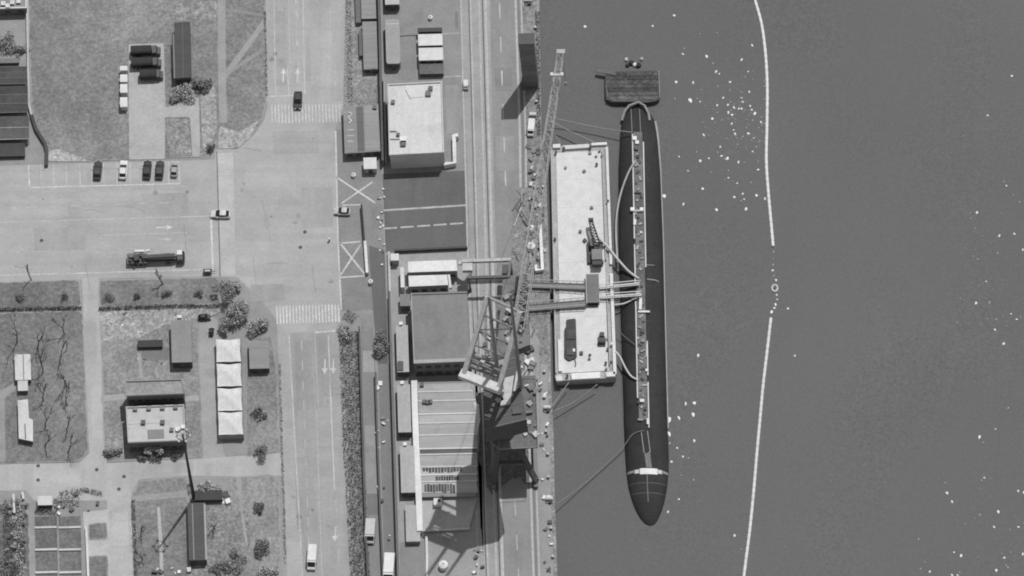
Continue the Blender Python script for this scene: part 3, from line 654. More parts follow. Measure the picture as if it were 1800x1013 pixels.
# tents in a row
def tent(label, x0, y0, x1, y1):
    hh = 2.4; th = thing('white_tent', label, 'tent', base_of(PP(Q(x0, y0, x1, y1), hh)), 'white tents in a row')
    n = 12; mb = M(); q = [P(x, y, hh) for x, y in Q(x0, y0, x1, y1)]; vs = []
    for i in range(n + 1):
        for j in range(n + 1):
            u, w = i / n, j / n; p = (q[0] * (1 - u) + q[1] * u) * (1 - w) + (q[3] * (1 - u) + q[2] * u) * w
            e = max(abs(u - .5), abs(w - .5)) * 2; cs = abs(u - .5) * abs(w - .5) * 4
            ctr = (q[0] + q[2]) / 2; pull = .05 * (1 - cs) * e ** 4
            p = p + (ctr - p) * pull
            vs.append(p + Vector((0, 0, 1.0 * (1 - e) ** 1.5 + .25 * cs + .05 * math.sin(9 * u + 5 * w))))
    fs = [(i * (n + 1) + j, (i + 1) * (n + 1) + j, (i + 1) * (n + 1) + j + 1, i * (n + 1) + j + 1) for i in range(n) for j in range(n)]
    mb.add(vs, fs); o = mb.build('canopy', mat(222, 'cloth'), th, smooth=True)
    for k in range(4):
        M().tube([Vector((q[k].x, q[k].y, 0)), q[k] + Vector((0, 0, .2))], .08, 6).build('post', mat(150, 'metal'), th)
    for k in range(4):
        a, c = q[k], q[(k + 1) % 4]
        if k % 2: M().prism([a, c, c + Vector((.05, 0, 0)), a + Vector((.05, 0, 0))], .1, hh - .1).build('side_cloth', mat(190, 'cloth'), th)
    M().prism([q[3], q[2], q[2] + Vector((0, .05, 0)), q[3] + Vector((0, .05, 0))], .1, hh - .1).build('side_cloth', mat(150, 'cloth'), th)
for lab, y in (('topmost white tent of the row by the trees', 597), ('second white tent from the top of the row', 640), ('third white tent from the top of the row', 683), ('lowest white tent of the row, casting dark shadow', 725)):
    tent(lab, 380 + (y - 597) * .03, y, 423 + (y - 597) * .03, y + 40)
# ------------------------------------------------------------------ vehicles
def rr_ring(x, hw, z0, z1, c=.12):
    return [Vector((x, y, z)) for y, z in ((-hw + c, z0), (hw - c, z0), (hw, z0 + c), (hw, z1 - c), (hw - c, z1), (-hw + c, z1), (-hw, z1 - c), (-hw, z0 + c))]
def wheels(th, xs, hw, r=.33):
    for x in xs:
        for s in (-1, 1):
            w = M().tube([Vector((x, s * hw - s * .22, r)), Vector((x, s * hw, r))], r, 12).build('wheel', mat(40, 'metal'), th, local=True)
            M().tube([Vector((x, s * hw - s * .02, r)), Vector((x, s * hw + s * .015, r))], r * .55, 8).build('rim', mat(150, 'metal'), w, local=True)
def car(label, px, py, ang, v=60, L=4.6, W=1.82, group='cars'):
    th = thing('car', label, 'car', P(px, py, .02), group, R(ang)); th.location.z = .035
    bm = mat(v, 'metal'); l = L / 2; w = W / 2
    M().loft([rr_ring(-l, w * .82, .38, .78), rr_ring(-l + .15, w * .94, .25, .9), rr_ring(-l * .5, w, .2, .95), rr_ring(l * .3, w, .2, .93), rr_ring(l * .75, w * .96, .22, .84), rr_ring(l - .12, w * .86, .28, .74), rr_ring(l, w * .72, .36, .62)]).build('body', bm, th, local=True, smooth=False)
    M().loft([rr_ring(-l * .86, w * .78, .88, .92, .02), rr_ring(-l * .55, w * .78, .88, 1.38, .1), rr_ring(l * .08, w * .8, .88, 1.42, .1), rr_ring(l * .48, w * .8, .86, .9, .02)]).build('window', glass_mat(), th, local=True)
    M().loft([rr_ring(-l * .58, w * .7, 1.36, 1.42, .02), rr_ring(-l * .2, w * .76, 1.4, 1.48, .03), rr_ring(l * .06, w * .74, 1.4, 1.46, .02)]).build('roof', bm, th, local=True)
    for s in (-1, 1):
        M().box((l - .1, s * w * .6, .66), (.2, .35, .14)).build('headlight', mat(225, 'paint'), th, local=True)
        M().box((-l + .08, s * w * .65, .78), (.14, .3, .14)).build('tail_light', mat(90, 'paint'), th, local=True)
        M().box((l * .3, s * (w + .1), .95), (.16, .2, .12)).build('mirror', bm, th, local=True)
    wheels(th, (-l * .58, l * .6), w * .98)
    return th
def van(label, px, py, ang, v=225, L=5.6, W=2.0, H=2.2, group=None, cargo=None):
    th = thing('van', label, 'van', P(px, py, .02), group, R(ang)); th.location.z = .035
    bm = mat(v, 'paint'); l = L / 2; w = W / 2
    M().loft([rr_ring(-l, w, .35, H, .12), rr_ring(l * .42, w, .35, H, .12)]).build('cargo_box', mat(cargo or v, 'paint'), th, local=True)
    M().loft([rr_ring(l * .425, w, .3, H * .92, .12), rr_ring(l * .56, w, .3, H * .9, .12), rr_ring(l * .84, w * .96, .3, 1.1, .1), rr_ring(l, w * .9, .35, .85, .1)]).build('cab', bm, th, local=True)
    M().add([Vector((l * .57, -w * .85, H * .9)), Vector((l * .57, w * .85, H * .9)), Vector((l * .85, w * .82, 1.12)), Vector((l * .85, -w * .82, 1.12)), Vector((l * .5, 0, .9))], [(0, 1, 2, 3), (0, 4, 1), (1, 4, 2), (2, 4, 3), (3, 4, 0)]).build('windscreen', glass_mat(), th, local=True)
    for s in (-1, 1):
        M().box((l - .04, s * w * .65, .7), (.16, .3, .16)).build('headlight', mat(225, 'paint'), th, local=True)
        M().box((l * .6, s * (w + .12), 1.2), (.14, .22, .3)).build('mirror', mat(50, 'paint'), th, local=True)
    wheels(th, (-l * .6, l * .62), w * .98, .36)
    return th
def lorry(label, px, py, ang, L=6.7, v=78, group=None):
    th = thing('lorry', label, 'truck', P(px, py, .15), group, R(ang)); th.location.z = .14
    l = L / 2; w = 1.0
    M().box((0, 0, .7), (L - .3, 1.0, .2)).build('chassis', mat(50, 'metal'), th, local=True)
    ring = lambda x: [Vector((x, y, z)) for y, z in ((-w, .85), (w, .85), (w, 2.0), (w * .7, 2.32), (0, 2.42), (-w * .7, 2.32), (-w, 2.0))]
    cov = M().loft([ring(-l), ring(l * .4)]).build('canvas_cover', mat(v, 'cloth'), th, local=True)
    for i in range(5):
        x = -l + .1 + i * (L * .66) / 4
        M().tube([Vector((x, y, z)) for y, z in ((-w - .02, .9), (-w - .02, 2.0), (-w * .7, 2.35), (0, 2.46), (w * .7, 2.35), (w + .02, 2.0), (w + .02, .9))], .04, 4).build('hoop', mat(v + 14, 'cloth'), cov, local=True)
    M().loft([rr_ring(l * .44, w * .98, .6, 1.95, .1), rr_ring(l * .72, w * .98, .6, 1.9, .1), rr_ring(l * .78, w * .95, .6, 1.25, .1), rr_ring(l, w * .85, .6, 1.15, .1)]).build('cab', mat(v + 6, 'metal'), th, local=True)
    M().box((l * .755, 0, 1.6), (.12, 1.6, .45)).build('windscreen', glass_mat(), th, local=True)
    for s in (-1, 1): M().box((l, s * .65, .85), (.1, .25, .2)).build('headlight', mat(210, 'paint'), th, local=True)
    wheels(th, (-l * .7, -l * .42, l * .7), w, .45)
    return th
car('dark car in parking bay nearest the long dark wall', 172, 302, 88, 62, group='cars in the parking bays')
car('white car with dark windows in parking bay', 217, 301, 88, 224, group='cars in the parking bays')
car('dark car left of the pair in adjoining bays', 259, 301, 88, 52, group='cars in the parking bays')
car('dark car right of the pair in adjoining bays', 281, 301, 88, 66, group='cars in the parking bays')
car('grey car in the rightmost parking bay', 307, 300, 88, 170, 3.8, 1.5, group='cars in the parking bays')
car('dark car driving over the upper crosswalk', 524, 179, 270, 56, 4.4)
car('white roofed car crossing the stop line, heading left', 388, 379, 178, 212, 4.4)
car('light grey car stopped between the painted crosses', 602, 374, 176, 200, 3.6, 1.7)
car('dark car parked beside right grass strip below the hedge', 360, 560, 2, 60, 2.9, 1.2)
car('small dark car at top end of lane by tents', 372, 585, 88, 44, 2.0, 1.0)
van('white box van driving down the south road', 549, 984, 268, 228, 5.4, 1.95, 2.2)
van('pale van parked in service lane by the hedge', 651, 938, 268, 205, 5.4, 2.2, 2.0, cargo=200)
van('white lorry cut by bottom edge in service lane', 684, 1004, 268, 232, 6.6, 2.3, 2.4)
van('white van parked on quay above the pontoon barge', 934, 228, 266, 232, 3.8, 1.5, 1.7)
van('tiny white van in yard right of the white roofs', 819, 152, 272, 222, 2.1, 1.1, 1.2)
for lab, x, y, L in (('topmost dark covered lorry on the concrete pad', 257, 89, 6.6), ('second dark covered lorry on the concrete pad', 258, 110, 6.7), ('third shorter dark covered lorry on concrete pad', 267, 131, 5.2)):
    lorry(lab, x, y + 5, 2, L, 70, 'covered lorries on the pad')
# crane lorry on the west road
th = thing('crane_lorry', 'long dark crane lorry with white cab on west road', 'truck', P(275, 458, .03), None, R(2)); th.location.z = .035
M().box((0, 0, .85), (12.6, 1.2, .3)).build('chassis', mat(60, 'metal'), th, local=True)
M().box((-4.2, -.1, 1.25), (4.4, 2.4, .5)).build('deck', mat(96, 'metal'), th, local=True)
for i, (x, y, sx, sy, sz, v) in enumerate(((-5.4, .3, .9, 1.0, .8, 110), (-4.2, -.4, 1.2, 1.2, 1.0, 60), (-3.2, .5, .8, .8, .7, 74), (-2.6, -.5, .8, .9, .6, 90), (-5.6, -.7, .7, .7, .5, 52))):
    M().box((x, y, 1.51 + sz / 2), (sx, sy, sz), .2 * i).build('machinery', mat(v, 'metal'), th, local=True)
M().box((-3.6, 1.55, 1.7), (2.2, .5, .5)).build('tool_locker', mat(228, 'paint'), th, local=True); M().box((-1.8, 1.6, 1.7), (.9, .45, .45), .2).build('tool_locker', mat(225, 'paint'), th, local=True)
M().bar(Vector((-3.0, -.3, 2.3)), Vector((4.2, -.2, 2.5)), .8, .7).build('boom', mat(74, 'metal'), th, local=True); M().bar(Vector((4.21, -.2, 2.5)), Vector((4.7, -.2, 2.5)), .5, .45).build('boom_head', mat(120, 'metal'), th, local=True)
M().loft([rr_ring(4.75, 1.2, .6, 2.3, .12), rr_ring(5.9, 1.2, .6, 2.25, .12), rr_ring(6.35, 1.15, .6, 1.5, .12)]).build('cab', mat(86, 'metal'), th, local=True)
M().box((5.3, .55, 2.4), (1.1, 1.1, .24)).build('cab_roof', mat(232, 'paint'), th, local=True); M().box((6.2, 0, 1.85), (.14, 2.0, .5)).build('windscreen', glass_mat(), th, local=True)
for s in (-1, 1):
    M().box((-4.8, s * 1.5, .6), (.25, 1.0, .25)).build('outrigger', mat(70, 'metal'), th, local=True); M().box((6.36, s * .8, .9), (.1, .3, .2)).build('headlight', mat(215, 'paint'), th, local=True)
wheels(th, (-5.2, -4.0, -2.8, 2.6, 5.2), 1.22, .5)
# motorcycle trailer by the stop line
th = thing('handcart', 'small dark two wheeled cart by the stop line', 'cart', P(365, 480, .03), None, R(2)); th.location.z = .035
M().box((0, 0, .55), (1.9, 1.0, .12)).build('bed', mat(60, 'metal'), th, local=True); M().box((0, .1, .8), (1.2, .4, .35)).build('load', mat(205, 'cloth'), th, local=True)
M().bar(Vector((.9, 0, .55)), Vector((1.8, 0, .7)), .08).build('drawbar', mat(50, 'metal'), th, local=True)
for s in (-1, 1): M().box((0, s * .5, .75), (1.9, .06, .3)).build('side_board', mat(50, 'metal'), th, local=True)
wheels(th, (0,), .62, .35)

# ------------------------------------------------------------------ trees and shrubs
rnd_g = random.Random(77)
def leafy(name, label, px, py, r, h, v=96, n=900, cat='tree', group=None, z=.12, trunk=True, leaf=.2):
    base = P(px, py, z); th = thing(name, label, cat, base, group); rnd = random.Random(int(px * 7 + py * 13))
    cz = h - r * .75 if trunk else r * .55
    lobes = [(Vector((rnd.gauss(0, r * .42), rnd.gauss(0, r * .42), rnd.gauss(0, r * .22))), r * rnd.uniform(.35, .6)) for _ in range(9)]
    def pt():
        c, q = rnd.choice(lobes); d = Vector((rnd.gauss(0, 1), rnd.gauss(0, 1), rnd.gauss(0, .8))).normalized() * q * rnd.uniform(.55, 1.05)
        p = base + c + d + Vector((0, 0, cz)); p.z = max(p.z, base.z + .05); return p
    M().leaves(int(n * 1.5), pt, leaf * .85, rnd).build('crown', mat(min(195, int(v * 1.5)), 'leaf'), th, m2=mat(min(210, int(v * 2.0)), 'leaf'), frac=.45)
    mb = M().tube([base, base + Vector((.05, .02, h * .3)), base + Vector((0, .1, max(h * .55, .3)))], [.16 * r / 2 + .03, .12 * r / 2 + .02, .05], 6)
    for k in range(5):
        a = k * 1.3; mb.tube([base + Vector((0, 0, h * .3)), base + Vector((math.cos(a) * r * .5, math.sin(a) * r * .5, h * .65))], [.06, .02], 4)
    mb.build('trunk', mat(80, 'worn'), th)
    return th
def bare(label, px, py, h, lean=(0, 0), seed=1, v=80, spread=.5, name='bare_tree', group='bare trees on the lawns'):
    base = P(px, py, .125); th = thing(name, label, 'tree', base, group); rnd = random.Random(seed)
    br = M(); tr = M()
    def grow(p, d, l, r, dep):
        q = p + d * l; (tr if dep == 0 else br).tube([p, (p + q) / 2 + Vector((rnd.gauss(0, .06), rnd.gauss(0, .06), 0)) * l, q], [r, r * .85, r * .7], 5 if dep < 2 else 3)
        if dep >= 3: return
        for k in range(2 + (rnd.random() < .5)):
            nd = (d + Vector((rnd.gauss(0, spread * .7), rnd.gauss(0, spread), rnd.gauss(.05, .25)))).normalized(); nd.z = max(nd.z, -.05)
            grow(q, nd, l * rnd.uniform(.6, .85), r * .7, dep + 1)
    grow(base, Vector((lean[0], lean[1], 1)).normalized(), h * .36, .15, 0)
    tr.build('trunk', mat(v, 'worn'), th); br.build('branches', mat(v, 'worn'), th)
    return th
bt = ((30, 603, 5.6, 'bare tree highest and leftmost on west lawn'), (66, 612, 5.0, 'bare tree above the split roof pavilion, right side'), (106, 640, 6.2, 'tall bare tree near the lane on upper west lawn'), (76, 654, 5.4, 'crooked bare tree beside upper pavilion'), (113, 588, 4.6, 'bare tree at upper right corner of west lawn'),
      (116, 680, 4.2, 'bare tree halfway down by the lane edge'), (76, 705, 4.4, 'bushy bare tree right of pavilion link'), (118, 712, 4.4, 'bare tree fourth from the top along lane'), (80, 752, 4.6, 'bare tree beside the lower pavilion'), (118, 760, 4.4, 'bare tree fifth from the top along lane'), (79, 786, 4.6, 'lowest bare tree right of lower pavilion'), (119, 796, 4.6, 'lowest bare tree along the lane edge'))
for i, (x, y, h, lab) in enumerate(bt): bare(lab, x, y, h * 1.75, (random.uniform(-.05, .3), random.uniform(-.05, .15)), i + 3, spread=.34)
bare('bare tree with forked dark limbs on southern lawn', 248, 944, 5.0, (.1, .2), 41); bare('dense low bare tree below forked tree on southern lawn', 250, 985, 3.6, (0, 0), 43, spread=.8)
bare('bare tree between grass strip and west road, leaning', 286, 500, 6.5, (-.15, 0), 47, spread=.2); bare('thin bare tree at road edge above left grass strip', 55, 492, 6.0, (-.12, 0), 48, spread=.2)
bare('bare tree beside the two dark blocks right of mast', 376, 930, 3.6, (0, .1), 51, spread=.8)
for x, y, r, lab in ((35, 527, 1.2, 'dark shrub on left end of left grass strip'), (113, 524, 1.1, 'dark shrub on right end of left grass strip'), (192, 525, 1.1, 'dark shrub leftmost on right grass strip'), (240, 522, 1.0, 'dark shrub second on right grass strip'), (294, 518, 1.1, 'dark shrub third on right grass strip'), (350, 518, 1.1, 'dark shrub rightmost on right grass strip')):
    leafy('shrub', lab, x, y, r, 1.4, 74, 260, 'shrub', 'shrubs on the grass strips', leaf=.16)
tl = ((317, 172, 2.6, 3.4, 112, 1500, 'round leafy tree at lower end of dark hall'), (355, 150, 2.2, 2.8, 84, 800, 'dark ragged bush right of the dark hall'), (370, 262, .9, 1.3, 60, 160, 'small dark bush beside worn field corner'),
      (400, 522, 2.2, 4.0, 86, 900, 'dark tree at right end of grass strip'), (420, 558, 3.4, 5.0, 106, 1800, 'largest leafy tree at intersection corner'), (400, 575, 1.8, 2.6, 92, 600, 'lower left bush in corner tree clump'), (455, 580, 2.4, 3.2, 100, 1000, 'round tree above small grey house'), (415, 505, 1.6, 2.4, 140, 600, 'pale shrub topmost in corner tree clump'),
      (453, 728, 1.6, 1.8, 74, 500, 'dark round bush on lawn below small house'), (460, 798, 1.5, 2.4, 76, 400, 'dark bush at foot of lawn below small house'), (458, 895, 1.2, 1.6, 72, 400, 'round dark bush alone on south lawn'), (462, 968, 2.0, 2.6, 82, 700, 'dark tree at lower right of south lawn'), (408, 992, 2.6, 2.6, 88, 900, 'spreading bush below dark south block'), (470, 1010, 2.4, 2.6, 120, 800, 'pale tree cut by bottom edge by footway'), (385, 1000, 1.6, 1.8, 84, 400, 'small bush at foot of dark south block'),
      (12, 80, 2.6, 3.0, 96, 900, 'pale tree left of the sports field wall'), (34, 92, 1.6, 2.0, 86, 400, 'small dark tree nearest the sports field wall'), (192, 800, 1.2, 1.4, 70, 300, 'dark bush at corner of house planting bed'), (207, 797, 1.2, 1.4, 84, 300, 'bush in middle of house planting bed'),
      (250, 808, .9, 1.2, 70, 200, 'clipped bush under front house, left'), (276, 806, 1.0, 1.4, 66, 240, 'clipped bush under front house, middle'), (308, 805, .9, 1.2, 72, 200, 'clipped bush under front house, right'), (262, 797, 1.2, 2.6, 150, 300, 'pale slender tree against front house wall, left'), (282, 796, 1.2, 2.6, 146, 300, 'pale slender tree against front house wall, right'),
      (362, 862, 2.0, 1.8, 110, 500, 'rough bush behind the small dark flat roof'), (610, 590, 1.8, 2.0, 104, 600, 'thick bush at head of hedge strip'), (668, 600, 2.0, 2.4, 84, 700, 'dark tree right of hedge strip, by the lane'), (666, 620, 1.6, 2.0, 92, 500, 'smaller dark tree below the lane tree'))
for x, y, r, h, v, n, lab in tl: leafy('leafy_tree' if h > 2 else 'bush', lab, x, y, r, h, v, n, 'tree' if h > 2 else 'bush', 'leafy trees and bushes', leaf=.22)
def hedge(label, path, w, h, v, dens=26, leaf=.17):
    th = thing('hedge', label, 'hedge', P(*path[0], .12)); rnd = random.Random(len(label) * 31 + int(path[0][1])); p = PP(path, .12)
    segs = list(zip(p, p[1:])); Ls = [(b_ - a).length for a, b_ in segs]; T = sum(Ls)
    def pt():
        i = rnd.choices(range(len(segs)), Ls)[0]; a, b_ = segs[i]; d = (b_ - a).normalized(); n_ = Vector((-d.y, d.x, 0))
        q = a + (b_ - a) * rnd.random() + n_ * rnd.uniform(-w / 2, w / 2)
        k = .75 + .25 * math.sin(q.x * 1.3 + q.y * 2.1) * math.sin(q.y * .9 - q.x * .4)
        q.z = .12 + h * k * (1 - rnd.random() ** 2 * .8); return q
    n = int(T * w * dens)
    M().leaves(n, pt, leaf, rnd).build('foliage', mat(int(v * 1.1), 'leaf'), th, m2=mat(int(v * 1.5), 'leaf'))
    mb = M()
    for k in range(int(T / 1.2)):
        q = pt(); mb.tube([Vector((q.x, q.y, 0)), Vector((q.x, q.y, h * .7))], .03, 3)
    mb.build('stems', mat(70, 'worn'), th)
hedge('dark clipped hedge under left grass strip', [(-60, 547), (143, 543)], .7, .8, 60, 60)
hedge('dark clipped hedge under right grass strip', [(174, 544), (290, 540), (386, 539)], .7, .8, 62, 55)
hedge('wide planted strip between south road and service lane', [(614, 585), (617, 680), (622, 800), (628, 900), (635, 1050)], 4.3, .9, 92, 24)
hedge('short planted clump at head of the hedge strip', [(606, 552), (625, 562)], 2.4, .7, 116, 24)
hedge('leafy band above the dark plots', [(95, 884), (140, 880)], 2.6, 1.0, 118, 24)
hedge('leafy fringe along street above dark plots', [(105, 868), (150, 862), (180, 868)], 1.0, .7, 104, 30)
hedge('dark leafy band under the white twin shed', [(62, 900), (100, 902)], 1.0, .8, 76, 40)
hedge('thicket left of tall pale fence in corner garden', [(20, 880), (20, 940), (22, 1040)], 3.4, 1.0, 92, 22)
hedge('pale thicket right of tall pale fence', [(32, 876), (34, 940), (38, 1040)], 1.6, 1.0, 150, 22)
hedge('low green edge down left side of southern lawn', [(234, 880), (236, 940), (240, 1040)], .8, .6, 92, 30)
hedge('scrub round base of the tall lamp mast', [(333, 850), (336, 870), (345, 884)], 1.2, .6, 104, 30)
hedge('tufted verge right of the footway, by south lawn', [(492, 640), (496, 800), (502, 990)], .5, .4, 128, 22)
hedge('tufted verge along the north road kerb', [(466, 20), (469, 170)], .45, .4, 124, 30)
hedge('weedy edge along the quay by the barge', [(945, 20), (947, 240)], .9, .4, 96, 22)
hedge('weedy verge between north road and yard stores', [(612, 0), (614, 90), (616, 180)], 1.2, .3, 128, 14)
for i, (x, y) in enumerate(((20, 892), (24, 916), (25, 938), (27, 960), (27, 985))):
    leafy('pale_shrub', '%s pale round shrub from the top in corner garden' % ('first', 'second', 'third', 'fourth', 'fifth')[i], x, y, .8, 1.2, 190, 240, 'shrub', 'pale shrubs in the corner garden', leaf=.18)
for a, b_, lab in (((24, 872), (26, 905), 'left white fence panel at head of corner garden'), ((40, 868), (42, 880), 'right white fence post panel at head of corner garden'), ((152, 928), (156, 1020), 'white fence between dark plots and small lawns')):
    wall('white_fence', lab, [a, b_], .35, .9, 215, 'fence')

for i in range(26):
    x, y = rnd_g.uniform(2, 44), rnd_g.uniform(886, 1010)
    v = rnd_g.choice((70, 90, 130, 180)); leafy('garden_shrub', '%s low shrub in the crowded rows of the corner garden' % {70: 'dark', 90: 'mid grey', 130: 'light grey', 180: 'whitish'}[v], x, y, rnd_g.uniform(.4, .9), 1.0, v, 130, 'shrub', 'shrubs in the corner garden', leaf=.15)
# ------------------------------------------------------------------ tall lamp mast
c0 = P(341, 877, .1); th = thing('lamp_mast', 'very tall dark lamp mast leaning shadow over southern lawn', 'lamp mast', c0)
M().tube([c0 + Vector((0, 0, z)) for z in (.5, 8, 16, 24, 32)], [.42, .36, .3, .25, .2], 10).build('pole', mat(58, 'metal'), th)
M().box(c0 + Vector((0, 0, .25)), (1.6, 1.6, .5)).build('plinth', mat(150, 'concrete'), th)
ring = [c0 + Vector((math.cos(a) * 1.3, math.sin(a) * 1.3, 31.6)) for a in [k * math.pi / 6 for k in range(13)]]
rg = M().tube(ring, .1, 5).build('lamp_ring', mat(90, 'metal'), th)
for k in range(6):
    a = k * math.pi / 3; q = c0 + Vector((math.cos(a) * 1.5, math.sin(a) * 1.5, 31.4)); M().box(q, (.5, .5, .3), a).build('lamp', mat(200, 'paint'), rg); M().bar(c0 + Vector((0, 0, 31.6)), q, .08).build('arm', mat(90, 'metal'), rg)
# dark slab tower on the quay
h = 21.0; pl = PP([(920, 138), (947, 137), (947, 155), (920, 156)], 0); th = thing('slab_tower', 'tall dark slab tower on quay casting slanted shadow over road', 'tower', base_of(pl))
M().prism(inset(pl, -.3), 0, .6).build('plinth', mat(110, 'concrete'), th)
for i in range(8):
    z0 = .6 + i * (h - .9) / 8; M().prism(inset(pl, .0 if i % 2 else .03), z0 + .02, z0 + (h - .9) / 8).build('cladding_panel', mat(112 + (i % 3) * 6, 'metal'), th)
M().prism(inset(pl, .2), .6, h - .3).build('core', mat(50, 'metal'), th); M().prism(inset(pl, -.08), h - .28, h).build('cap', mat(76, 'metal'), th)

# ------------------------------------------------------------------ quay crane
def lattice(par, a, b_, wa, wb, n, r, v, name='jib'):
    """box lattice between two points: four chords and a web"""
    a, b_ = Vector(a), Vector(b_); t = (b_ - a).normalized(); u = t.cross(Vector((0, 0, 1))).normalized(); q = u.cross(t)
    cor = ((-1, -1), (1, -1), (1, 1), (-1, 1)); m = mat(v, 'metal')
    pos = lambda k, i: a + (b_ - a) * k / n + (u * cor[i][0] + q * cor[i][1]) * (wa + (wb - wa) * k / n) / 2
    ch = [M().tube([pos(0, i), pos(n, i)], r, 5).build(name + '_chord', m, par) for i in range(4)]
    for f in range(4):
        web = M()
        for k in range(n):
            web.tube([pos(k, f), pos(k + 1, (f + 1) % 4)], r * .55, 4, False); web.tube([pos(k + 1, f), pos(k + 1, (f + 1) % 4)], r * .5, 4, False)
        web.build(name + '_web', m, ch[f])
C0 = P(893, 808, 0); cr = thing('quay_crane', 'tall rail mounted quay crane with long lattice jib over barge', 'crane', C0)
feet = [P(866, 762, 0), P(940, 760, 0), P(943, 850, 0), P(869, 852, 0)]
for i, f in enumerate(feet):
    top = C0 + Vector(((f.x - C0.x) * .35, (f.y - C0.y) * .35, 13.0))
    M().bar(f + Vector((0, 0, 1.2)), top, 1.1, 1.1).build('leg', mat(96, 'metal'), cr)
    bo = M().box(f + Vector((0, 0, .78)), (.9, 2.6, .7)).build('bogie', mat(120, 'metal'), cr)
    for k in (-.8, .8): M().tube([f + Vector((-.3, k, .42)), f + Vector((.3, k, .42))], .32, 10).build('wheel', mat(50, 'metal'), bo)
for i, j in ((0, 3), (1, 2)): M().bar(feet[i] + Vector((0, 0, 1.9)), feet[j] + Vector((0, 0, 1.9)), .8, .9).build('sill_beam', mat(130, 'metal'), cr)
for i, j in ((0, 1), (3, 2)): M().bar(feet[i].lerp(C0, .28) + Vector((0, 0, 7)), feet[j].lerp(C0, .28) + Vector((0, 0, 7)), .8, .9).build('portal_beam', mat(96, 'metal'), cr)
M().prism([C0 + Vector((math.cos(k * math.pi / 8) * 3.8, math.sin(k * math.pi / 8) * 3.8, 0)) for k in range(16)], 12.6, 13.8).build('portal_ring', mat(110, 'metal'), cr)
M().tube([C0 + Vector((0, 0, z)) for z in (13.8, 20, 27)], [2.6, 2.3, 2.2], 14).build('tower', mat(104, 'metal'), cr); M().tube([C0 + Vector((0, 0, z)) for z in (27, 28.4)], 3.2, 16).build('slewing_ring', mat(80, 'metal'), cr)
hz = 34.5; hp = PP([(848, 634), (905, 612), (926, 738), (852, 756)], hz)
hs = M().prism(hp, 28.5, hz).build('machine_house', mat(98, 'ribbed'), cr)
for pts, dz, v in (([(884, 668), (904, 663), (897, 712), (880, 716)], .8, 192), ([(908, 655), (913, 654), (906, 690), (902, 690)], .7, 186), ([(868, 640), (890, 632), (892, 640), (870, 648)], .7, 150), ([(872, 705), (884, 700), (886, 706), (874, 711)], .8, 160), ([(900, 718), (916, 716), (917, 728), (901, 730)], .5, 82), ([(868, 660), (876, 658), (878, 690), (870, 692)], .6, 76)):
    M().prism(PP(pts, hz), hz + .004, hz + dz).build('roof_hatch', mat(v, 'metal'), hs)
for k in range(9):
    a, b_ = hp[0].lerp(hp[3], k / 8 * .98 + .01), hp[1].lerp(hp[2], k / 8 * .98 + .01); M().bar(a + Vector((0, 0, .06)), b_ + Vector((0, 0, .06)), .12, .1).build('roof_rib', mat(124, 'metal'), hs)
M().prism(PP([(884, 492), (926, 482), (932, 606), (872, 628)], 33), 30.2, 33).build('winch_deck', mat(128, 'worn'), cr)
M().prism(PP([(872, 664), (942, 660), (946, 786), (877, 790)], 14.4), 13.85, 14.4).build('portal_platform', mat(118, 'worn'), cr)
rnd = random.Random(15)
for k in range(22):
    q = P(rnd.choice((rnd.uniform(922, 942), rnd.uniform(880, 942))), rnd.uniform(672, 784), 14.4); s_ = rnd.uniform(.4, 1.5)
    if (Vector((q.x, q.y)) - Vector((C0.x, C0.y))).length < 3.6: continue
    M().box((q.x, q.y, 14.41 + s_ * .3), (s_, s_ * rnd.uniform(.4, 1.2), s_ * .6), rnd.uniform(0, 1.5)).build('platform_locker', mat(rnd.choice((80, 120, 160, 200)), 'metal'), cr)
for a, b_ in (((872, 664), (942, 660)), ((942, 660), (946, 786)), ((946, 786), (877, 790)), ((877, 790), (872, 664))): M().bar(P(*a, 15.4), P(*b_, 15.4), .09).build('platform_rail', mat(170, 'paint'), cr)
rnd = random.Random(5)
for k in range(30):
    q = P(rnd.uniform(886, 924), rnd.uniform(498, 606), 33); s_ = rnd.uniform(.4, 1.4)
    M().box((q.x, q.y, 33 + s_ * .35 + .01), (s_, s_ * rnd.uniform(.5, 1.3), s_ * .7), rnd.uniform(0, 1)).build('winch', mat(rnd.choice((70, 100, 150, 185)), 'metal'), cr)
zb = 45.0
lg = [P(815, 660, zb), P(838, 584, zb + 6), P(857, 522, zb + 13)]; rg_ = [P(877, 684, zb), P(892, 622, zb + 6), P(914, 548, zb + 13)]
for pp in (lg, rg_): M().bar(pp[0], pp[2], 1.0, 1.1).build('boom_girder', mat(200, 'metal'), cr)
M().bar(P(809, 657, zb), P(882, 686, zb), 1.9, 1.5).build('counterweight_beam', mat(212, 'metal'), cr)
M().prism(PP([(824, 644), (873, 662), (880, 640), (832, 618)], zb), zb - 1, zb + .3).build('counterweight', mat(150, 'rough'), cr)
for k, t_ in enumerate((.22, .4, .58, .78)): M().bar(lg[0].lerp(lg[2], t_), rg_[0].lerp(rg_[2], t_), .35, .4).build('cross_tie', mat(120, 'metal'), cr)
for a, b_ in ((.22, .4), (.58, .4), (.58, .78)): M().bar(lg[0].lerp(lg[2], a), rg_[0].lerp(rg_[2], b_), .22).build('diagonal', mat(110, 'metal'), cr)
for k in range(7):
    q = lg[0].lerp(lg[2], .15 + k * .1).lerp(rg_[0].lerp(rg_[2], .15 + k * .1), .3 + .08 * (k % 3)); M().box(q + Vector((0, 0, -.2)), (.7, .9, .6), k).build('sheave_block', mat((90, 200, 130)[k % 3], 'metal'), cr)
M().bar(lg[2], rg_[2], .5, .5).build('apex_beam', mat(150, 'metal'), cr)
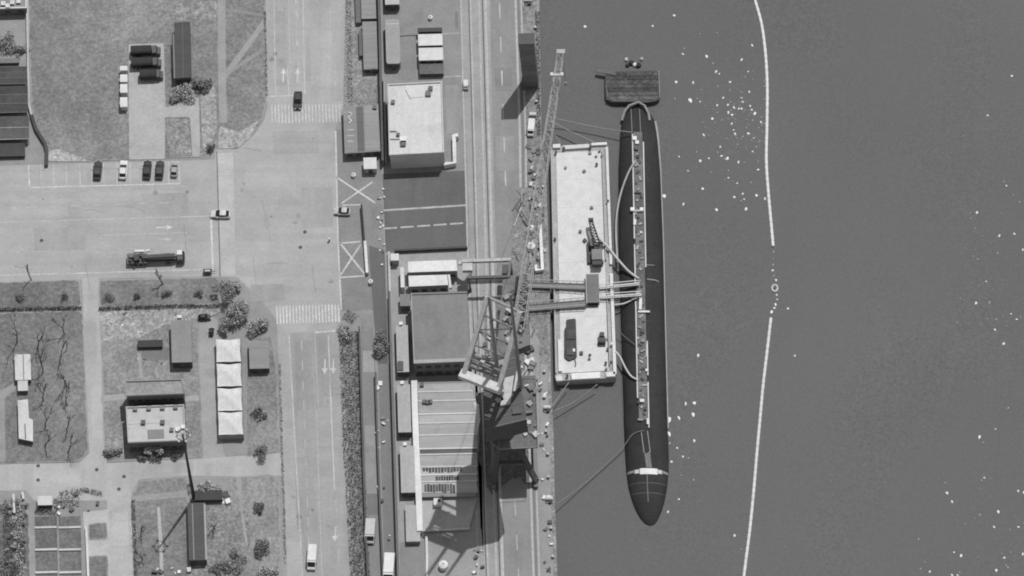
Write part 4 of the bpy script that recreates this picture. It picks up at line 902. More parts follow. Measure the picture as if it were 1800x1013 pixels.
for a in (C0, C0 + Vector((4.6, .5, 0))): M().tube([Vector((a.x, a.y, hz + .01)), Vector((a.x, a.y, 60)), Vector((a.x, a.y, 79))], [.5, .4, .28], 6).build('mast_post', mat(150, 'metal'), cr)
lattice(cr, P(912, 575, 34), P(986, 92, 72), 2.6, 1.2, 32, .115, 204)
tip = P(986, 92, 72)
M().box(tip + Vector((0, 0, .2)), (1.8, 1.0, .6)).build('jib_head', mat(180, 'metal'), cr)
q = P(979, 132, 70.7); M().box(q, (2.6, .5, .4)).build('cross_arm', mat(190, 'metal'), cr)
for s_ in (-1, 1): M().box(q + Vector((s_ * 1.1, 0, .3)), (.6, .7, .5)).build('floodlight', mat(220, 'paint'), cr)
for s_, top_ in ((-.6, lg[2]), (.6, rg_[2])): M().tube([top_, P(962, 240, 60) + Vector((s_ * .3, 0, 0))], .05, 4).build('stay_cable', mat(120, 'metal'), cr)
M().tube([tip + Vector((.3, 0, -.2)), tip + Vector((.3, 0, -14))], .05, 4).build('hoist_rope', mat(120, 'metal'), cr); M().box(tip + Vector((.3, 0, -14.4)), (.5, .4, .9)).build('hook_block', mat(150, 'metal'), cr)

# ------------------------------------------------------------------ small gantry over the rails
ga = thing('rail_gantry', 'low gantry spanning the rails beside the white roofs', 'gantry', P(862, 500, 0)); z = 6.0
M().bar(P(812, 460, z), P(898, 457, z), .7, .8).build('main_beam', mat(184, 'metal'), ga); M().bar(P(822, 489, z), P(893, 487, z), .6, .8).build('main_beam', mat(88, 'metal'), ga)
for x in (828, 897): M().bar(P(x, 460, z), P(x - 3, 488, z), .6, .6).build('end_carriage', mat(110, 'metal'), ga)
for x, y in ((824, 461), (897, 458), (824, 489), (893, 487)):
    q = P(x, y, z); M().bar(Vector((q.x, q.y, .35)), Vector((q.x, q.y, z - .4)), .45).build('leg', mat(120, 'metal'), ga); M().box((q.x, q.y, .2), (.7, 1.0, .3)).build('bogie', mat(70, 'metal'), ga)
q = P(822, 472, z); M().box((q.x, q.y, z + .2), (2.2, 1.8, 1.2)).build('trolley', mat(196, 'metal'), ga); q = P(888, 474, z); M().box((q.x, q.y, z - .2), (1.4, 2.2, 1.0)).build('hoist', mat(80, 'metal'), ga)
M().bar(P(806, 462, 4.5), P(824, 466, 5.6), .9, .5).build('chute', mat(205, 'metal'), ga)

# ------------------------------------------------------------------ pontoon barge
DZ = .1
bp_ = [(967, 258), (1068, 253), (1083, 664), (976, 670)]
bg_ = thing('pontoon_barge', 'long white decked pontoon barge moored between quay and submarine', 'barge', base_of(PP(bp_, DZ)))
M().prism(PP(rnd_poly(bp_, 5, 3), DZ), -3.6, DZ).build('hull', mat(176, 'hull'), bg_)
seg = 8
def bl(u, w): 
    a = lerp(bp_[0], bp_[1], u); c = lerp(bp_[3], bp_[2], u); return lerp(a, c, w)
for k in range(seg):
    w0_, w1_ = .03 + .94 * k / seg, .03 + .94 * (k + 1) / seg
    M().prism(PP([bl(.10, w0_ + .0002), bl(.88, w0_ + .0002), bl(.88, w1_ - .0002), bl(.10, w1_ - .0002)], DZ), DZ + .003, DZ + .2).build('deck_plate', mat(219, 'paint'), bg_)
def brail(u0, w0_, u1, w1_, w=.6, v=226, hh=.7): 
    ribbon('bulwark', [bl(u0, w0_), bl(u1, w1_)], w, DZ + .004, mat(v, 'paint'), bg_, h=hh)
brail(.05, .004, .18, .004, .9); brail(.22, .012, .68, .010, .9, 214); brail(.72, .004, .99, .004, .6); brail(.985, .02, .985, .52, .6, 218); brail(.985, .56, .985, .99, .7, 224); brail(.02, .995, .12, .995, 1.2); brail(.27, .99, .74, .99, 1.5, 236); brail(.84, .99, .99, .99, 1.1); brail(.09, .83, .09, .965, .8, 228); brail(.02, .02, .02, .97, .3, 180, .5); brail(.9, .03, .9, .5, .12, 196, .9); brail(.9, .6, .9, .95, .12, 196, .9)
for u, w, v in ((.10, .03, 70), (.24, .015, 60), (.7, .015, 60), (.80, .05, 210), (.80, .09, 60), (.86, .03, 160), (.9, .05, 140), (.05, .4, 60), (.97, .25, 80), (.84, .94, 60), (.85, .96, 180), (.93, .93, 150), (.2, .985, 60), (.95, .86, 225), (.88, .88, 100)):
    q = P(*bl(u, w), DZ + .2); k = M().tube([Vector((q.x, q.y, DZ + .203)), Vector((q.x, q.y, DZ + .9))], .22, 8).build('bollard', mat(v, 'metal'), bg_); M().tube([Vector((q.x, q.y, DZ + .9)), Vector((q.x, q.y, DZ + 1.0))], .32, 8).build('bollard_cap', mat(v, 'metal'), k)
DK = DZ + .205
def deckbox(th, name, x0, y0, x1, y1, z0, z1, v, kind='metal', q=None):
    return M().prism(PP(q or Q(x0, y0, x1, y1), z1), z0, z1).build(name, mat(v, kind), th)
th = thing('deck_crane', 'dark tracked crane working on right of barge deck', 'crane', P(1047, 430, DK))
for x in (1036, 1056): deckbox(th, 'track', x - 4, 425, x + 4, 462, DK, DK + .8, 60)
deckbox(th, 'car_body', 1040, 430, 1053, 456, DK + .1, DK + 1.0, 80); deckbox(th, 'engine_house', 1040, 438, 1059, 456, DK + 1.05, DK + 2.6, 128); deckbox(th, 'counterweight', 1041, 458, 1058, 465, DK + 1.05, DK + 2.4, 60)
deckbox(th, 'cab', 1037, 420, 1044, 432, DK + 1.05, DK + 2.5, 96); lattice(th, P(1049, 430, DK + 2.0), P(1038, 388, DK + 2.8), 1.4, .7, 8, .12, 74, 'boom'); deckbox(th, 'boom_head', 1034, 383, 1043, 388, DK + 2.2, DK + 3.0, 84)
deckbox(th, 'ladder', 1057, 440, 1061, 458, DK + 1.0, DK + 2.0, 222)
th = thing('deck_cabin', 'grey boxy cabin on barge between the gangways', 'cabin', P(1042, 510, DK))
deckbox(th, 'wall', 1031.5, 484, 1052.5, 531, DK, DK + 1.4, 96); rf = deckbox(th, 'roof', 1031, 482, 1053, 532, DK + 1.41, DK + 1.6, 128, 'roof'); deckbox(th, 'roof_rail', 1030, 480, 1031, 533, DK + 1.0, DK + 1.9, 200)
for k in range(3): deckbox(th, 'lashing', 1034 + k * 6, 533, 1038 + k * 6, 537, DK, DK + .7, 70)
th = thing('covered_cargo', 'long dark tarpaulin covered load on left of barge deck', 'cargo', P(1003, 598, DK))
M().prism(PP(rnd_poly([(995, 562), (1012, 560), (1014, 628), (1000, 634), (992, 628), (992, 578), (996, 574)], 3), DK + .5), DK, DK + .5).build('tarpaulin', mat(82, 'worn'), th); deckbox(th, 'tarpaulin_fold', 996, 580, 1012, 596, DK + .502, DK + .7, 88, 'worn'); deckbox(th, 'tarpaulin_fold', 995, 612, 1010, 624, DK + .502, DK + .75, 96, 'worn')
M().tube([P(1010, 632, DK + .1), P(1012, 638, DK + .1), P(1011, 645, DK + .1)], .12, 5).build('loose_strap', mat(90, 'cloth'), th); deckbox(th, 'white_bundle', 1007, 613, 1011, 618, DK + .76, DK + .95, 225)
th = thing('deck_winch', 'dark winch on barge deck near its right edge', 'winch', P(1058, 598, DK))
deckbox(th, 'bed', 1051, 592, 1064, 608, DK, DK + .4, 82); q = P(1058, 600, DK + .9); M().tube([q + Vector((-.8, 0, 0)), q + Vector((.8, 0, 0))], .5, 12).build('drum', mat(92, 'metal'), th); deckbox(th, 'motor', 1054, 584, 1062, 591, DK, DK + .8, 66); M().bar(P(1062, 596, DK + .5), P(1070, 596, DK + .5), .2).build('lever', mat(80, 'metal'), th)
for i, (x, y, s_, v) in enumerate(((1022, 622, .7, 60), (1037, 625, .5, 70), (1036, 632, .5, 90), (1020, 408, .6, 90), (1028, 424, .7, 60), (1040, 366, .6, 110), (994, 296, .5, 120), (1027, 302, .6, 110), (1037, 270, .6, 130))):
    q = P(x, y, DK); th = thing('deck_crate', 'small dark crate lying on the white barge deck', 'crate', q, 'crates on the barge deck')
    M().box((q.x, q.y, DK + s_ * .3), (s_, s_, s_ * .6), i).build('box', mat(v, 'metal'), th); M().box((q.x, q.y, DK + s_ * .64), (s_ * 1.08, s_ * 1.08, s_ * .08), i).build('lid', mat(v + 10, 'metal'), th)
# gangways
def gangway(label, a, za, b_, zb_, w, v, rv):
    A, B = P(*a, za), P(*b_, zb_); th = thing('gangway', label, 'gangway', Vector((A.x, A.y, min(za, zb_))))
    M().bar(A, B, w, .16).build('walkway', mat(v, 'metal'), th); d = (B - A).normalized(); n_ = Vector((-d.y, d.x, 0)) * w / 2; L = (B - A).length
    for s_ in (-1, 1):
        r = M().bar(A + n_ * s_ + Vector((0, 0, 1)), B + n_ * s_ + Vector((0, 0, 1)), .14).build('handrail', mat(rv, 'paint'), th)
        for k in range(int(L / 1.5) + 1):
            q = A + d * min(L - .05, .05 + k * 1.5) + n_ * s_; M().bar(q, q + Vector((0, 0, .95)), .08).build('post', mat(rv, 'paint'), r)
    for k in range(int(L / 1.4)):
        q = A + d * (k * 1.4 + .7); M().bar(q - n_ * .95 + Vector((0, 0, .1)), q + n_ * .95 + Vector((0, 0, .1)), .1, .04).build('tread', mat(v + 15, 'metal'), th)
gangway('upper gangway from quay across to barge cabin', (918, 500), .6, (1029, 504), 1.2, 1.5, 128, 176); gangway('lower gangway from quay across to barge cabin', (920, 542), .6, (1029, 533), 1.2, 1.7, 124, 172)
gangway('upper white gangway from barge onto submarine deck', (1054, 506), .9, (1124, 499), 1.3, .7, 196, 230); gangway('lower white gangway from barge onto submarine deck', (1056, 523), .9, (1128, 518), 1.3, .7, 196, 230)

# ------------------------------------------------------------------ submarine
SEC = [(186, 1106, 1130, .9), (196, 1097, 1142, 1.5), (212, 1092, 1151, 2.0), (240, 1089, 1156, 2.4), (300, 1086, 1161, 2.8), (430, 1086, 1166, 3.0), (600, 1091, 1170, 3.0), (750, 1096, 1174, 3.0), (800, 1098, 1176, 2.9), (830, 1100, 1176, 2.7), (860, 1104, 1173, 2.4), (882, 1110, 1169, 2.1), (900, 1117, 1164, 1.7), (914, 1125, 1158, 1.2), (922, 1132, 1153, .8), (926, 1139, 1147, .4)]
ZB = WATER_Z - .5
def sec(py):
    for s0, s1 in zip(SEC, SEC[1:]):
        if s0[0] <= py <= s1[0]:
            t_ = (py - s0[0]) / (s1[0] - s0[0]); return [s0[k] + (s1[k] - s0[k]) * t_ for k in (1, 2, 3)]
    return list(SEC[0][1:] if py < SEC[0][0] else SEC[-1][1:])
def hull_pt(py, th_, off=0.0):
    xl, xr, H = sec(py); a = P(xl, py, WATER_Z); b_ = P(xr, py, WATER_Z); c = (a + b_) / 2; hw = (b_ - a).length / 2
    return Vector((c.x + (hw + off) * math.cos(th_), c.y, ZB + (H + off) * math.sin(th_) ** .9 if math.sin(th_) > 0 else ZB))
sub = thing('submarine', 'long dark submarine with pale deck strip and white bow band', 'submarine', Vector((P(1130, 550, WATER_Z).x, P(1130, 550, WATER_Z).y, WATER_Z)))
NT = 20; pys = []
for s0, s1 in zip(SEC, SEC[1:]):
    n_ = max(1, int((s1[0] - s0[0]) / 12)); pys += [s0[0] + (s1[0] - s0[0]) * k / n_ for k in range(n_)]
pys.append(926)
M().loft([[hull_pt(py, math.pi * k / NT) for k in range(NT + 1)] + [hull_pt(py, 0) + Vector((0, 0, -3)), ][:0] for py in pys]).build('hull', mat(54, 'hull'), sub, smooth=True)
def ctr(py): xl, xr, H = sec(py); return (xl + xr) / 2, ZB + H
# casing in plates
yy = [232 + k * 22 for k in range(24)]
def cas(py, s_): return (1112 + (py - 232) * .0195 + (s_ + 1) / 2 * 18, py)
for k, (a, c) in enumerate(zip(yy, yy[1:])):
    zt = ctr((a + c) / 2 + 8)[1] + .12
    M().prism(PP([cas(a + .1, -.85), cas(a + .1, .85), cas(c - .1, .85), cas(c - .1, -.85)], zt), zt - .7, zt).build('casing_plate', mat((120, 114, 128, 118, 124, 110)[k % 6], 'worn'), sub)
for s_, ranges in ((-1, ((236, 420), (430, 500), (530, 700))), (1, ((250, 470), (600, 660), (672, 752)))):
    for a, c in ranges:
        n_ = max(2, int((c - a) / 24)); path = [P(*cas(a + (c - a) * k / n_, s_ * 1.05), ctr(a + (c - a) * k / n_)[1] + .25) for k in range(n_ + 1)]
        M().tube(path, .17, 5).build('deck_rail', mat(222, 'paint'), sub)
for x, y, sx, sy, sz, v in ((1116, 245, .9, .9, .7, 232), (1120, 252, .8, .8, .6, 228), (1119, 262, .7, .9, .6, 90), (1121, 276, .7, .8, .5, 60), (1119, 290, .9, .8, .4, 150), (1121, 340, 1.6, .3, .4, 50), (1112, 370, .9, .8, .7, 230), (1128, 370, .8, .8, .7, 228), (1121, 372, 2.2, .5, .5, 180), (1116, 392, .6, 1.4, .5, 226), (1127, 410, .5, .5, .5, 215), (1126, 535, .6, 3.0, .5, 232), (1132, 549, 2.6, .4, .4, 230), (1128, 583, .7, .7, .5, 70), (1130, 600, .8, .8, .5, 140), (1137, 652, .6, .6, .5, 226), (1129, 706, .9, .7, .6, 228), (1134, 720, .6, .6, .5, 60), (1139, 742, .5, 1.4, .5, 220)):
    zt = ctr(y + 8)[1] + .12; q = P(x, y, zt); M().box((q.x, q.y, zt + sz / 2), (sx, sy, sz)).build('deck_fitting', mat(v, 'metal'), sub)
for k in range(48):
    y = 262 + k * 10.1 + (k % 3); zt = ctr(y + 8)[1] + .12; xa = cas(y, -.7)[0]; q = P(xa + (k * 37 % 11), y, zt); M().box((q.x, q.y, zt + .16), (.5 + .3 * (k % 3), .45, .3), k).build('deck_fitting', mat((54, 170, 80, 140)[k % 4], 'metal'), sub)
q = [P(*cas(612, -.8), ctr(620)[1] + .3), P(*cas(626, -.7), ctr(630)[1] + .3), P(*cas(632, 0), ctr(630)[1] + .3), P(*cas(626, .8), ctr(630)[1] + .3), P(*cas(604, .9), ctr(620)[1] + .3)]; M().tube(q, .12, 5).build('hand_hoop', mat(200, 'paint'), sub)
def band(y0, y1, t0, t1, off, v, name): 
    M().loft([[hull_pt(y0, t0 + (t1 - t0) * k / 14, off) for k in range(15)], [hull_pt(y1, t0 + (t1 - t0) * k / 14, off) for k in range(15)]], False).build(name, mat(v, 'paint'), sub, smooth=True)
band(833, 837, .12, math.pi - .25, .02, 150, 'bow_seam'); band(831, 841, math.pi * .33, math.pi * .62, .04, 236, 'bow_band'); band(832.5, 839, math.pi * .24, math.pi * .72, .03, 210, 'bow_band_edge')
for x0 in (1127, 1138): M().tube([P(x0, 758, ctr(765)[1] + .1), P(x0 + 5, 796, ctr(800)[1] + .05)], .13, 5).build('bow_rail', mat(150, 'paint'), sub)
M().prism(PP([(1132, 790), (1142, 790), (1146, 822), (1136, 822)], ctr(815)[1]), ctr(815)[1] - .5, ctr(815)[1] + .06).build('bow_plate', mat(128, 'worn'), sub); M().tube([hull_pt(y, math.pi * .5, .04) for y in (842, 858, 872, 888)], .14, 5).build('keel_line', mat(120, 'paint'), sub)
M().tube([hull_pt(y, .17, .12) for y in range(214, 770, 18)], [.3 - .15 * min(1, k / 6) for k in range(len(range(214, 770, 18)))], 6).build('waterline_tube', mat(170, 'paint'), sub)  # pale tube standing in for the foam line at the waterline
M().tube([hull_pt(y, math.pi - .17, .06) for y in range(214, 760, 26)], .1, 5).build('waterline_tube', mat(112, 'paint'), sub)  # thinner tube for the lighter scum strip beside the hull
M().tube([P(1093, 212, -1.2), P(1098, 196, -.8), P(1106, 186, -.5), P(1122, 180, -.4), P(1133, 186, -.5), P(1140, 200, -.8), P(1142, 212, -1)], .32, 6).build('stern_hoop', mat(150, 'paint'), sub)
for x in (1109, 1124): M().tube([P(x, 192, ctr(200)[1] + .1), P(x + 2, 232, ctr(235)[1] + .1)], .1, 5).build('stern_rail', mat(142, 'paint'), sub)
M().tube([P(1136, 466, ctr(470)[1]), P(1150, 467, ctr(470)[1] - .3)], .12, 5).build('cleat_bar', mat(150, 'paint'), sub); M().tube([P(1137, 491, ctr(490)[1]), P(1152, 493, ctr(490)[1] - .3), P(1165, 499, -1.8)], .14, 5).build('deck_hose', mat(170, 'paint'), sub)
for y in range(262, 800, 62): band(y, y + 1.2, .2, math.pi - .2, .012, 52, 'hull_seam')
for y in (855, 872): band(y, y + 1.0, .3, math.pi - .3, .012, 96, 'hull_seam')
# stern raft
rz_ = WATER_Z + 1.5; rp_ = rnd_poly([(1064, 126), (1157, 124), (1159, 176), (1140, 180), (1075, 180), (1064, 172)], 6, 3)
ra = thing('stern_raft', 'dark flat raft floating against the submarine stern', 'raft', base_of(PP(rp_, WATER_Z)))
M().prism(PP(rp_, rz_), WATER_Z - .5, rz_ - .08).build('float', mat(84, 'hull'), ra)
for k in range(7):
    a, c = 127 + k * 7, 134 + k * 7; M().prism(PP([(1066, a + .4), (1157, a - .6), (1157, c - 1), (1066, c - .4)], rz_), rz_ - .076, rz_ + .02 * (k % 2)).build('deck_board', mat((92, 84, 98, 90, 80, 102, 108)[k], 'rough'), ra)
M().bar(P(1048, 124, rz_ + .1), P(1082, 130, rz_ + .1), .8, .2).build('loose_plank', mat(112, 'worn'), ra); M().bar(P(1158, 125, rz_), P(1160, 172, rz_), .2, .3).build('edge_trim', mat(132, 'metal'), ra); M().tube([P(1065, 150, rz_ + .1), P(1068, 170, rz_ + .1), P(1078, 178, rz_ + .1), P(1120, 178, rz_ + .1)], .14, 5).build('edge_roll', mat(128, 'cloth'), ra)
fl = thing('float_cluster', 'white capped dark floats tied above the stern raft', 'float', P(1114, 112, WATER_Z))
for x, y, v, s_ in ((1101, 106, 200, .5), (1116, 115, 230, .55), (1128, 105, 190, .45), (1110, 112, 50, .7), (1122, 116, 50, .7), (1103, 116, 60, .5)):
    q = P(x, y, WATER_Z); M().tube([q + Vector((0, 0, z)) for z in (-.3, .1, .5, .7)], [s_ * .7, s_, s_ * .85, s_ * .3], 8).build('float_body', mat(v, 'paint'), fl)

# ------------------------------------------------------------------ hoses and mooring ropes
def rope(name, label, pts, r, v, cat): 
    # smooth chain of (px, py, z)
    k = [P(x, y, z) for x, y, z in pts]; out = []
    for i in range(len(k) - 1):
        p0, p1, p2, p3 = k[max(i - 1, 0)], k[i], k[i + 1], k[min(i + 2, len(k) - 1)]
        for s_ in range(6):
            t_ = s_ / 6; out.append(.5 * ((2 * p1) + (p2 - p0) * t_ + (2 * p0 - 5 * p1 + 4 * p2 - p3) * t_ ** 2 + (3 * p1 - p0 - 3 * p2 + p3) * t_ ** 3))
    out.append(k[-1]); o = M().tube(out, r, 6).build(name, mat(v, 'paint'), smooth=True); return tag(o, label, cat)
rope('hose', 'pale hose curving along barge from submarine deck aft', [(1117, 283, .9), (1104, 305, .6), (1090, 345, -.4), (1083, 390, -1.0), (1084, 440, -1.0), (1086, 462, -.4)], .24, 182, 'hose')
rope('hose', 'thick white hose from deck crane across to submarine', [(1052, 418, 1.6), (1068, 434, 1.3), (1085, 455, .9), (1105, 477, .8), (1123, 490, .9)], .28, 206, 'hose')
rope('hose', 'pale hose just below the white gangways', [(1080, 536, .8), (1096, 534, .4), (1110, 528, .5), (1122, 522, .8)], .22, 204, 'hose')
rope('hose', 'pale hose from lower barge edge down to submarine', [(1082, 618, .9), (1090, 628, .5), (1100, 648, .3), (1110, 662, .5), (1122, 668, .7)], .22, 210, 'hose')
rope('mooring_rope', 'long mooring rope from quay to submarine stern', [(963, 205, .8), (1000, 214, .2), (1060, 226, .1), (1112, 233, .9)], .12, 150, 'rope')
rope('mooring_rope', 'mooring rope from quay to barge upper right corner', [(966, 212, .8), (1000, 230, .4), (1046, 251, .8)], .13, 156, 'rope')
rope('mooring_rope', 'short mooring rope from quay to barge upper left corner', [(967, 224, .8), (976, 238, .5), (986, 254, .8)], .1, 146, 'rope')
rope('mooring_rope', 'short mooring rope below barge lower left corner', [(966, 720, .8), (982, 698, .2), (1000, 672, .7)], .11, 160, 'rope')
rope('mooring_rope', 'longer mooring rope below barge lower right corner', [(970, 724, .8), (1010, 706, -.4), (1050, 676, .6)], .11, 146, 'rope')
rope('mooring_rope', 'longest mooring rope rising from quay to submarine bow', [(976, 888, .8), (1030, 848, -1.2), (1090, 792, -.8), (1112, 764, .2), (1132, 757, .7)], .1, 138, 'rope')
rope('mooring_rope', 'thin rope from barge edge to submarine midships', [(1082, 575, .6), (1096, 590, .2), (1116, 606, .8)], .08, 128, 'rope')

# ------------------------------------------------------------------ floating boom
def boom(label, path, v):
    pts = [P(x, y, WATER_Z + .12) for x, y in path]; th = thing('floating_boom', label, 'boom', pts[0]); dense = []
    for i in range(len(pts) - 1):
        p0, p1, p2, p3 = pts[max(i - 1, 0)], pts[i], pts[i + 1], pts[min(i + 2, len(pts) - 1)]
        for s_ in range(24):
            t_ = s_ / 24; dense.append(.5 * ((2 * p1) + (p2 - p0) * t_ + (2 * p0 - 5 * p1 + 4 * p2 - p3) * t_ ** 2 + (3 * p1 - p0 - 3 * p2 + p3) * t_ ** 3))
    dense.append(pts[-1]); acc = 0; cur = [dense[0]]
    for a, b_ in zip(dense, dense[1:]):
        acc += (b_ - a).length; cur.append(b_)
        if acc > 1.35:
            A, B = cur[0], cur[-1]; d = (B - A) * .0
            M().tube([A + d, A.lerp(B, .1), A.lerp(B, .5), A.lerp(B, .9), B - d], [.27, .35, .36, .35, .27], 8).build('boom_float', mat(v, 'paint'), th, smooth=False); cur = [b_]; acc = 0
    M().tube(dense[::6], .24, 5).build('tension_line', mat(150, 'paint'), th)
boom('upper white floating boom curving down the river', [(1318, -40), (1327, 0), (1338, 40), (1345, 90), (1348.5, 150), (1348, 220), (1347, 285), (1351, 345), (1356, 400), (1359, 434)], 234)
boom('lower white floating boom slanting to bottom edge', [(1355, 559), (1348, 620), (1341, 680), (1335.5, 740), (1330, 800), (1325, 860), (1318, 930), (1311, 985), (1303, 1050)], 228)
q = P(1362, 507, WATER_Z); th = thing('marker_buoy', 'pale ring buoy in gap between the two booms', 'buoy', q)
M().tube([q + Vector((math.cos(a) * .6, math.sin(a) * .8, .1)) for a in [k * math.pi / 6 for k in range(13)]], .25, 6, False).build('float_ring', mat(205, 'paint'), th); M().tube([q + Vector((0, 0, -.2)), q + Vector((0, 0, .8))], [.2, .1], 6).build('spindle', mat(160, 'paint'), th)

# ------------------------------------------------------------------ white flecks on the water
rnd = random.Random(11)
def blob():
    mb = M(); rings = []
    for j, (z, r) in enumerate(((-.06, .6), (.08, 1.0), (.22, .75), (.3, .25))):
        rings.append([Vector((math.cos(a) * r * rnd.uniform(.75, 1.2), math.sin(a) * r * rnd.uniform(.75, 1.2), z)) for a in [k * math.pi / 4 for k in range(8)]])
    mb.loft(rings); return mb
protos = [blob().build('floating_fleck', mat(v, 'paint'), local=True) for v in (240, 240, 232, 178, 156)]
used = set()
def fleck(x, y, s, k, label, group, ex=1.0):
    label = ('faint ' if k > 2 else 'bright ' if k < 2 and s > .3 else 'plain ') + label; ex *= rnd.uniform(.6, 1.7)
    o = protos[k]
    if k in used: o = protos[k].copy(); COL.objects.link(o)
    used.add(k); q = P(x, y, WATER_Z); o.location = (q.x, q.y, WATER_Z); s *= .85; o.scale = (s, s * ex, max(s, .5)); o.rotation_euler = (0, 0, rnd.uniform(-.6, .6))
    tag(o, label, 'fleck', group)
za = [(88, 70, 3), (127, 242, 3), (133, 217, 1), (233, 253, 3), (262, 283, 1), (275, 320, 2), (289, 330, 2), (337, 367, 3), (97, 367, 3), (173, 369, 2), (209, 400, 1), (159, 448, 4), (204, 454, 2), (92, 440, 1), (280, 470, 2), (280, 502, 1), (328, 468, 2), (330, 502, 2), (346, 513, 3), (258, 530, 3), (301, 536, 1), (345, 552, 2), (220, 602, 2), (242, 604, 1), (353, 580, 2), (360, 597, 2), (294, 655, 2), (299, 696, 3), (325, 707, 3), (189, 678, 1), (110, 699, 2), (204, 718, 3), (243, 706, 2), (187, 747, 1), (150, 762, 2), (330, 793, 2), (215, 842, 3), (356, 879, 3), (394, 864, 2), (400, 888, 2), (455, 872, 3), (493, 886, 2), (408, 932, 3), (277, 936, 3), (130, 910, 2), (24, 722, 2), (369, 817, 2), (430, 814, 1), (462, 757, 3), (438, 676, 2), (375, 723, 2), (394, 610, 1), (418, 596, 3), (443, 616, 2), (470, 629, 1), (447, 507, 3), (427, 473, 2), (434, 490, 2), (395, 456, 2), (388, 437, 2), (423, 410, 2), (405, 345, 1), (418, 320, 2), (436, 203, 2), (389, 267, 2), (322, 265, 1), (281, 147, 1), (202, 152, 1), (307, 437, 2), (377, 485, 2), (389, 485, 2), (421, 516, 1), (438, 537, 1), (407, 660, 1), (400, 725, 1), (330, 760, 1), (475, 545, 2), (465, 570, 1), (410, 570, 1), (455, 655, 1), (372, 645, 1), (283, 385, 1), (340, 455, 1), (355, 480, 2), (192, 440, 1)]
for x, y, s in za: fleck(1150 + x / 2.533, y / 2.533, (.20, .28, .36, .48)[s - 1], (3, 2, 1, 0)[s - 1] if s < 4 else 0, 'white fleck floating between submarine and upper boom', 'flecks between submarine and boom')
for k in range(90):
    fleck(1150 + min(490, rnd.gauss(385, 65)) / 2.533, rnd.gauss(560, 120) / 2.533, rnd.uniform(.12, .22), rnd.choice((3, 4)), 'white fleck floating between submarine and upper boom', 'flecks between submarine and boom')
for x, y, s in ((1167, 345, .5), (1205, 710, .26), (1220, 709, .5), (1218, 729, .42), (1193, 735, .3), (1176, 763, .36), (1176, 738, .46), (1220, 775, .3), (1200, 803, .3), (1210, 806, .22), (1180, 812, .36), (1193, 878, .28), (1227, 625, .32), (1190, 788, .26), (1198, 836, .24), (1219, 844, .22), (1174, 900, .26), (1177, 780, .24)):
    fleck(x, y, s, 0 if s > .25 else 3, 'white fleck floating close along the submarine flank', 'flecks by the submarine flank', 1.3)
for x, y, s in ((1028, 47, .42), (1147, 46, .3), (1185, 28, .36)): fleck(x, y, s, 0, 'lone white fleck floating above the stern raft', 'flecks above the stern raft')
for x, y, s in ((1360, 443, .22), (1359, 455, .2), (1359, 466, .24), (1358, 476, .34), (1360, 485, .2), (1364, 493, .3), (1365, 519, .26), (1366, 527, .26), (1363, 536, .3), (1361, 542, .34), (1356, 549, .36), (1385, 543, .32), (1397, 626, .3), (1291, 942, .3), (1303, 966, .22), (1380, 962, .18)): fleck(x, y, s, 1 if s > .25 else 3, 'pale fleck floating near gap and foot of booms', 'flecks near the booms')
zr = [(1400 + a / 2.025, b_ / 2.025) for a, b_ in ((766, 271), (738, 647), (747, 662), (642, 757), (794, 720), (722, 840), (775, 833), (716, 902), (675, 1003), (680, 412), (618, 760), (806, 890))] + [(1400 + a / 1.975, 500 + b_ / 1.975) for a, b_ in ((623, 65), (670, 63), (745, 103), (764, 122), (777, 113), (689, 158), (719, 206), (735, 430), (691, 503), (635, 530), (649, 550), (652, 672), (522, 725), (636, 801), (686, 843), (770, 843), (424, 885), (547, 931), (571, 942), (430, 988), (463, 998), (721, 950), (712, 935), (786, 937), (693, 993), (734, 983), (540, 1010), (559, 1010), (445, 965), (770, 718), (790, 722), (516, 690), (540, 755), (700, 790), (790, 830))]
for i, (x, y) in enumerate(zr): fleck(x, y, (.34, .22, .28)[i % 3], (0, 3, 2)[i % 3], 'scattered pale fleck floating on open river at right', 'flecks on the open river')
for k in range(70): fleck(rnd.uniform(1680, 1800), rnd.choice((rnd.gauss(420, 60), rnd.gauss(560, 30), rnd.gauss(930, 60))), rnd.uniform(.12, .2), rnd.choice((3, 4)), 'scattered pale fleck floating on open river at right', 'flecks on the open river')

# ------------------------------------------------------------------ quay fittings and clutter
for i, (x, y, lab) in enumerate(((962, 720, 'pale mooring winch just below barge on quay edge'), (966, 880, 'pale mooring winch beside foot of longest rope'), (937, 205, 'pale mooring winch above parked white quay van'), (929, 4, 'white mooring winch on quay at top edge'))):
    q = P(x, y, .02); th = thing('mooring_winch', lab, 'winch', q, 'mooring winches on the quay')
    M().box(q + Vector((0, 0, .12)), (1.6, 1.5, .24)).build('bed', mat(120, 'metal'), th); M().tube([q + Vector((-.6, .2, .7)), q + Vector((.6, .2, .7))], .42, 10).build('drum', mat(215, 'paint'), th)
    for s_ in (-1, 1): M().box(q + Vector((s_ * .68, .2, .6)), (.12, .8, .9)).build('side_frame', mat(225, 'paint'), th)
    M().box(q + Vector((.2, -.55, .5)), (.6, .5, .5)).build('motor', mat(60, 'metal'), th)
bl_ = [(957, 655), (957, 700), (960, 760), (963, 800), (964, 840), (969, 930), (972, 980), (955, 440), (955, 330), (943, 180), (941, 100), (941, 50)]
for x, y in bl_:
    q = P(x, y, .02); th = thing('bollard', 'squat iron mooring bollard along the quay edge', 'bollard', q, 'bollards on the quay edge')
    M().tube([q, q + Vector((0, 0, .55))], [.3, .22], 8).build('post', mat(70, 'metal'), th); M().tube([q + Vector((0, 0, .55)), q + Vector((0, 0, .8))], [.36, .28], 8).build('cap', mat(200, 'paint'), th)
